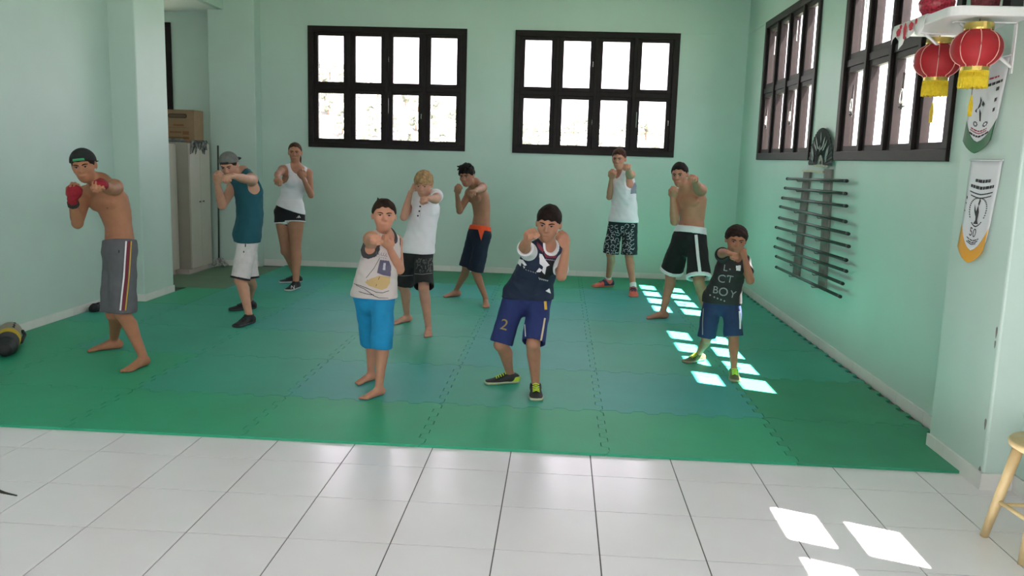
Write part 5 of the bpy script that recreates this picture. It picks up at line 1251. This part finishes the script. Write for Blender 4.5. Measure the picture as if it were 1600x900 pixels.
pennant('white pennant with orange tip, bird emblem and 50, lower on the right pillar', 0.560, 0.240, 1.642, 0.535, M_PEN_O, 'orange_tip',
    [(0.19, 0.030, 0.28, 0.75, M_PRINT, W1), (0.255, 0.030, 0.15, 0.88, M_PRINT, W1), (0.325, 0.012, 0.15, 0.88, M_PRINT, W2), (0.36, 0.012, 0.2, 0.85, M_PRINT, W2), (0.775, 0.010, 0.30, 0.68, M_PRINT, W1), (0.795, 0.010, 0.36, 0.66, M_PRINT, W1), (0.812, 0.010, 0.32, 0.62, M_PRINT, W2),
     (0.40, 0.03, 0.05, 0.09, M_PRINT, W2), (0.47, 0.015, 0.05, 0.08, M_PRINT, W2), (0.56, 0.012, 0.04, 0.07, M_PRINT, W2)], emb_low, ex_low)
def ex_top(grid, cl, top, side, off):
    on_cloth('fighter_emblem', poly_([(-0.02, 0.05), (0.0, 0.03), (-0.005, 0.0), (-0.03, -0.02), (-0.015, 0.02)], [(0.01, 0.03), (0.03, 0.015), (0.02, 0.0), (0.005, 0.01)], [(-0.01, -0.01), (0.012, -0.03), (0.02, -0.07), (0.008, -0.07), (-0.005, -0.035)], [(-0.035, -0.01), (-0.05, -0.03), (-0.03, -0.035)]), 0.42, 0.50, top, side, off, M_PRINT, cl)
    for s0 in (0.33, 0.62): ring(grid, cl, top, side, off, s0, 0.70, 0.055, 0.022, M_PRINT, 8)
pennant('white pennant with green tip and printed crests, behind the near lantern', 0.635, 0.285, 2.150, 0.475, M_PEN_G, 'green_tip',
    [(0.20, 0.02, 0.35, 0.8, M_PRINTR, W1), (0.26, 0.03, 0.3, 0.92, M_PRINT, W1), (0.33, 0.04, 0.78, 0.86, M_PRINT, W2), (0.45, 0.04, 0.78, 0.85, M_PRINT, W2), (0.56, 0.04, 0.78, 0.84, M_PRINT, W2), (0.755, 0.014, 0.22, 0.7, M_PRINTR, W1), (0.78, 0.012, 0.2, 0.72, M_PRINTR, W2), (0.81, 0.02, 0.2, 0.78, M_PRINT, W1)], emb_low, ex_top)

# ------------------------------------------------------------------ stool
M_STOOL = mat('cream_painted_wood', (0.60, 0.46, 0.24), 0.45, noise=0.12, scale=12, bump=0.1)
SC = Vector((2.315, -0.60, 0)); stool = tag(empty('stool', SC), 'round cream painted wooden stool beside the right pillar', 'stool')
MB().lathe([(0.0, 0.438), (0.155, 0.438), (0.172, 0.448), (0.175, 0.462), (0.168, 0.474), (0.0, 0.478)], n=36).build('seat', M_STOOL, stool, smooth=True)
F4 = [(-0.185, 0.117), (-0.159, -0.144), (0.165, -0.13), (0.15, 0.14)]; T4 = [(-0.105, 0.075), (-0.095, -0.09), (0.10, -0.085), (0.095, 0.085)]
for (fx, fy), (tx, ty) in zip(F4, T4):
    MB().tube([(fx, fy, 0.0), (fx + (tx - fx) * 0.45, fy + (ty - fy) * 0.45, 0.20), (tx, ty, 0.44)], [0.017, 0.021, 0.023], 12).build('leg', M_STOOL, stool, smooth=True)
for i in range(4):
    for z in ((0.155,) if i % 2 else (0.175,)):
        a = [F4[i][k] + (T4[i][k] - F4[i][k]) * z / 0.44 for k in (0, 1)]; j = (i + 1) % 4; b_ = [F4[j][k] + (T4[j][k] - F4[j][k]) * z / 0.44 for k in (0, 1)]
        MB().tube([(*a, z), (*b_, z)], 0.0095, 8).build('stretcher', M_STOOL, stool, smooth=True)

# ------------------------------------------------------------------ alcove: cupboards, box, cloth, mop
M_CUP = mat('beige_laminate', (0.50, 0.46, 0.40), 0.5, noise=0.04, scale=5); M_CUP_SHADE = mat('shaded_beige_laminate', (0.36, 0.32, 0.27), 0.5, noise=0.04, scale=5); M_KNOB = mat('grey_knob', (0.2, 0.2, 0.2), 0.4, metallic=0.6)  # darker laminate paints the shade of the camera-facing side into the carcass
def cupboard(label, x0, x1, y0, y1, h, m):
    t = tag(empty('cupboard', ((x0 + x1) / 2, (y0 + y1) / 2, 0)), label, 'cupboard'); cx, cy = (x0 + x1) / 2, (y0 + y1) / 2
    MB().box((x0 - cx, y0 - cy, 0.06), (x1 - cx - 0.02, y1 - cy, h)).build('body', m, t, bevel=0.003); MB().box((x0 - cx + 0.02, y0 - cy + 0.02, 0.002), (x1 - cx - 0.05, y1 - cy - 0.02, 0.06)).build('plinth', M_CUP, t)
    n = 2; w = (y1 - y0) / n
    for k in range(n):
        d = MB().box((x1 - cx - 0.02, y0 - cy + k * w + 0.003, 0.07), (x1 - cx, y0 - cy + (k + 1) * w - 0.003, h - 0.01)).build('door', M_CUP, t, bevel=0.002)
        yy = y0 - cy + (k + 1) * w - 0.05 if k == 0 else y0 - cy + k * w + 0.05; MB().tube([(x1 - cx, yy, h * 0.55), (x1 - cx + 0.022, yy, h * 0.55)], [0.006, 0.012], 8).build('knob', M_KNOB, d)
cupboard('pale cupboard half hidden by the left pillar', -5.05, -4.535, 4.95, 6.145, 1.62, M_CUP)
cupboard('taller taupe cupboard with a cardboard box on top', -4.93, -4.375, 6.16, 6.76, 1.64, M_CUP_SHADE)
M_CARD = mat('brown_cardboard', (0.30, 0.19, 0.105), 0.8, noise=0.08, scale=10)
bx = tag(empty('cardboard_box', (-4.645, 6.60, 1.642), math.radians(2)), 'brown printed cardboard box on top of the cupboard', 'box')
MB().box((-0.205, -0.15, 0.0), (0.205, 0.15, 0.40)).build('carton', M_CARD, bx, bevel=0.004)
for sg in (-1, 1): MB().box((-0.205, -0.15 if sg < 0 else 0.002, 0.401), (0.205, -0.002 if sg < 0 else 0.15, 0.405)).build('flap', M_CARD, bx)
M_CINK = mat('brown_ink', (0.06, 0.035, 0.02), 0.8); M_CINK2 = mat('rust_ink', (0.20, 0.09, 0.03), 0.8)
def rrect(x0, x1, z0, z1, r):
    return [(x1 - r + r * math.cos(a), z1 - r + r * math.sin(a)) if i == 0 else (x0 + r + r * math.cos(a), z1 - r + r * math.sin(a)) if i == 1 else (x0 + r + r * math.cos(a), z0 + r + r * math.sin(a)) if i == 2 else (x1 - r + r * math.cos(a), z0 + r + r * math.sin(a)) for i in range(4) for a in [math.pi / 2 * (i + k / 4) for k in range(5)]]
MB().slab([(x, -0.1505, z) for x, z in rrect(-0.125, 0.115, 0.30, 0.355, 0.025)], (0, -0.001, 0)).build('printed_label', M_CINK, bx)
MB().slab([(x, -0.1516, z) for x, z in rrect(-0.112, 0.102, 0.312, 0.343, 0.013)], (0, -0.001, 0)).build('printed_label', mat('tan_ink', (0.13, 0.085, 0.05), 0.8), bx)
for x0, x1, z0, z1 in ((-0.06, 0.07, 0.20, 0.225), (-0.11, 0.04, 0.115, 0.135), (0.055, 0.135, 0.095, 0.14), (-0.13, 0.05, 0.05, 0.065), (0.055, 0.135, 0.04, 0.07), (-0.13, 0.1, 0.18, 0.185)):
    MB().box((x0, -0.1515, z0), (x1, -0.1502, z1)).build('printed_text', M_CINK2, bx)
def crumple(name, label, cat, c, rad, seed, m, hang=None, amp=0.3):
    r = random.Random(seed); c = np.array(c, float); q = Field(c - np.array(rad) - 0.06, c + np.array(rad) + 0.06 + (0 if not hang else 0.0), 0.0055)
    for k in range(16):
        a = r.uniform(0, 6.28); d = r.uniform(0, 0.8); p0 = c + np.array([rad[0] * d * math.cos(a), rad[1] * d * math.sin(a), r.uniform(0.1, 0.5) * rad[2]]); p1 = p0 + np.array([r.uniform(-0.5, 0.5) * rad[0], r.uniform(-0.5, 0.5) * rad[1], r.uniform(-0.2, 0.3) * rad[2]])
        q.add(P_cap(p0, p1, r.uniform(0.25, 0.45) * rad[2], r.uniform(0.2, 0.4) * rad[2]), 0.01)
    g = q.grid((slice(None),) * 3); q.F = q.F + 0.004 * wob(*g, 120.0, seed)
    q.F = np.maximum(q.F, c[2] - g[2])
    root = tag(empty(name, tuple(c)), label, cat); surf('cloth_folds', q, m, c, root); return root
M_RAG = mat('grey_patterned_cloth', (0.17, 0.18, 0.17), 0.9, noise=0.75, scale=28)
rg = crumple('crumpled_cloth', 'crumpled grey patterned cloth in front of the cardboard box', 'cloth', (-4.62, 6.29, 1.642), (0.20, 0.09, 0.05), 5, M_RAG)
hg = MB(); r = random.Random(2)
for k in range(14):
    y = 6.20 + 0.032 * k; L = r.uniform(0.03, 0.15); hg.tube([(-4.357 + 4.62, y - 6.29, 0.018), (-4.354 + 4.62, y - 6.29 + r.uniform(-0.02, 0.02), 0.015), (-4.356 + 4.62, y - 6.29 + r.uniform(-0.03, 0.03), -L * 0.5), (-4.362 + 4.62, y - 6.29 + r.uniform(-0.04, 0.04), -L)], [0.016, 0.016, 0.012, 0.005], 6)
tg = tag(empty('ragged_cloth', (-4.62, 6.29, 1.642)), 'ragged grey cloth strips hanging over the front of the taupe cupboard', 'cloth'); hg.build('cloth_strips', M_RAG, tg, smooth=True)
MB().box((-0.30, -0.125, 0.001), (0.16, -0.02, 0.02)).build('folded_sheet', mat('slate_cloth', (0.13, 0.135, 0.14), 0.9, noise=0.4, scale=25), rg, bevel=0.008)
mop = tag(empty('mop', (-4.335, 6.86, MATZ)), 'string mop leaning beside the taupe cupboard, grey strands on the floor', 'mop')
MB().tube([(0.0, 0.02, 0.07), (0.0, 0.05, 0.8), (0.0, 0.08, 1.60)], 0.0115, 8).build('handle', mat('dark_green_handle', (0.03, 0.05, 0.035), 0.4), mop, smooth=True)
M_STR = mat('grey_mop_string', (0.33, 0.34, 0.32), 0.9, noise=0.5, scale=30); r = random.Random(6)
MB().lathe([(0.012, 0.05), (0.03, 0.06), (0.035, 0.085), (0.016, 0.11)], c=(0.0, 0.02, 0), n=12).build('clamp', mat('grey_plastic', (0.2, 0.2, 0.2), 0.5), mop, smooth=True)
ms = MB()
for k in range(46):
    a = r.uniform(math.pi, 2.15 * math.pi) if k % 4 else r.uniform(0, math.pi); R_ = 0.85 * (r.uniform(0.10, 0.17) if k % 4 else r.uniform(0.06, 0.10)) * (0.6 if math.cos(a) < -0.2 else 1)
    ms.tube([(0.02 * math.cos(a), 0.02 + 0.02 * math.sin(a), 0.065), (R_ * 0.5 * math.cos(a), 0.02 + R_ * 0.5 * math.sin(a), 0.075 + r.uniform(-0.01, 0.02)), (R_ * 0.85 * math.cos(a + 0.2), 0.02 + R_ * 0.85 * math.sin(a + 0.2), 0.035), (R_ * math.cos(a + r.uniform(-0.3, 0.5)), 0.02 + R_ * math.sin(a + 0.2), 0.010)], [0.009, 0.011, 0.010, 0.007], 6)
mo = ms.build('mop_strands', M_STR, mop, smooth=True); mo['kind'] = 'stuff'

# ------------------------------------------------------------------ gear by the left wall
def solid(name, prims, m, base, parent, h=0.006):
    lo = np.min([p_[1] for p_ in prims], axis=0) - 0.03; hi = np.max([p_[2] for p_ in prims], axis=0) + 0.03; q = Field(lo, hi, h)
    for k, p_ in enumerate(prims): q.add(p_, 0.015)
    q.F = np.maximum(q.F, MATZ + 0.001 - q.zs[None, None, :]); return surf(name, q, m, np.array(base), parent)
gb = (-4.10, 2.10, MATZ); gear = tag(empty('gear_bag', gb), 'beige round gear bag with yellow band and black end by the left wall', 'bag')
M_BEIGE = mat('beige_canvas', (0.33, 0.28, 0.22), 0.85, noise=0.1, scale=15); M_YB = mat('yellow_webbing', (0.62, 0.40, 0.01), 0.7); M_BKN = mat('black_nylon', (0.012, 0.012, 0.014), 0.6)
ax = nrm(np.array([0.33, -0.55, 0.0])); c0 = np.array([-4.145, 2.27, 0.075])
solid('bag_body', [P_limb([c0 - ax * 0.06, c0, c0 + ax * 0.20, c0 + ax * 0.26], [0.07, 0.085, 0.08, 0.07])], M_BEIGE, gb, gear)
solid('yellow_band', [P_limb([c0 + ax * 0.24, c0 + ax * 0.36], [0.086, 0.082], flat0=True, flat1=True)], M_YB, gb, gear)
solid('black_end', [P_limb([c0 + ax * 0.36, c0 + ax * 0.52, c0 + ax * 0.64], [0.080, 0.078, 0.05])], M_BKN, gb, gear)
up_ = np.array([0.35, 0.2, 0.2]); MB().tube([tuple(c0 + ax * 0.05 + np.array([0.085, 0.03, 0.02]) - gb), tuple(c0 + ax * 0.10 + np.array([0.105, 0.03, 0.00]) - gb), tuple(c0 + ax * 0.16 + np.array([0.09, 0.02, -0.03]) - gb), tuple(c0 + ax * 0.24 + np.array([0.085, 0.02, -0.03]) - gb)], 0.013, 7).build('strap', M_BKN, gear, smooth=True)
for t in (0.02, 0.10, 0.17): o = c0 + ax * t + np.array([0.03, 0.02, 0.078]); MB().box(tuple(o - gb - 0.008), tuple(o - gb + 0.006)).build('buckle', M_BKN, gear, bevel=0.003)
pb = (-4.165, 3.55, MATZ); pouch = tag(empty('glove_pouch', pb), 'small black pouch on the mat against the left wall', 'pouch')
solid('pouch_body', [P_ell((-4.165, 3.55, 0.04), np.eye(3), (0.055, 0.075, 0.05)), P_ell((-4.15, 3.50, 0.06), np.eye(3), (0.035, 0.04, 0.04))], M_BKN, pb, pouch)
MB().tube([(0.02, -0.04, 0.075), (0.045, -0.02, 0.085), (0.03, 0.03, 0.075)], 0.007, 6).build('loop', M_BKN, pouch, smooth=True)
sp_ = tag(empty('dark_strip', (-2.25, -0.57, 0)), 'thin dark curved strip lying on the white tiles at the left', 'strip')
MB().slab([(-0.16, 0.05, 0.0006), (-0.10, 0.028, 0.0006), (-0.03, -0.008, 0.0006), (0.055, -0.028, 0.0006), (0.055, -0.022, 0.0006), (-0.02, 0.006, 0.0006), (-0.10, 0.048, 0.0006), (-0.16, 0.068, 0.0006)], (0, 0, 0.003)).build('strip_body', mat('dark_brown_rubber', (0.04, 0.035, 0.03), 0.7), sp_)
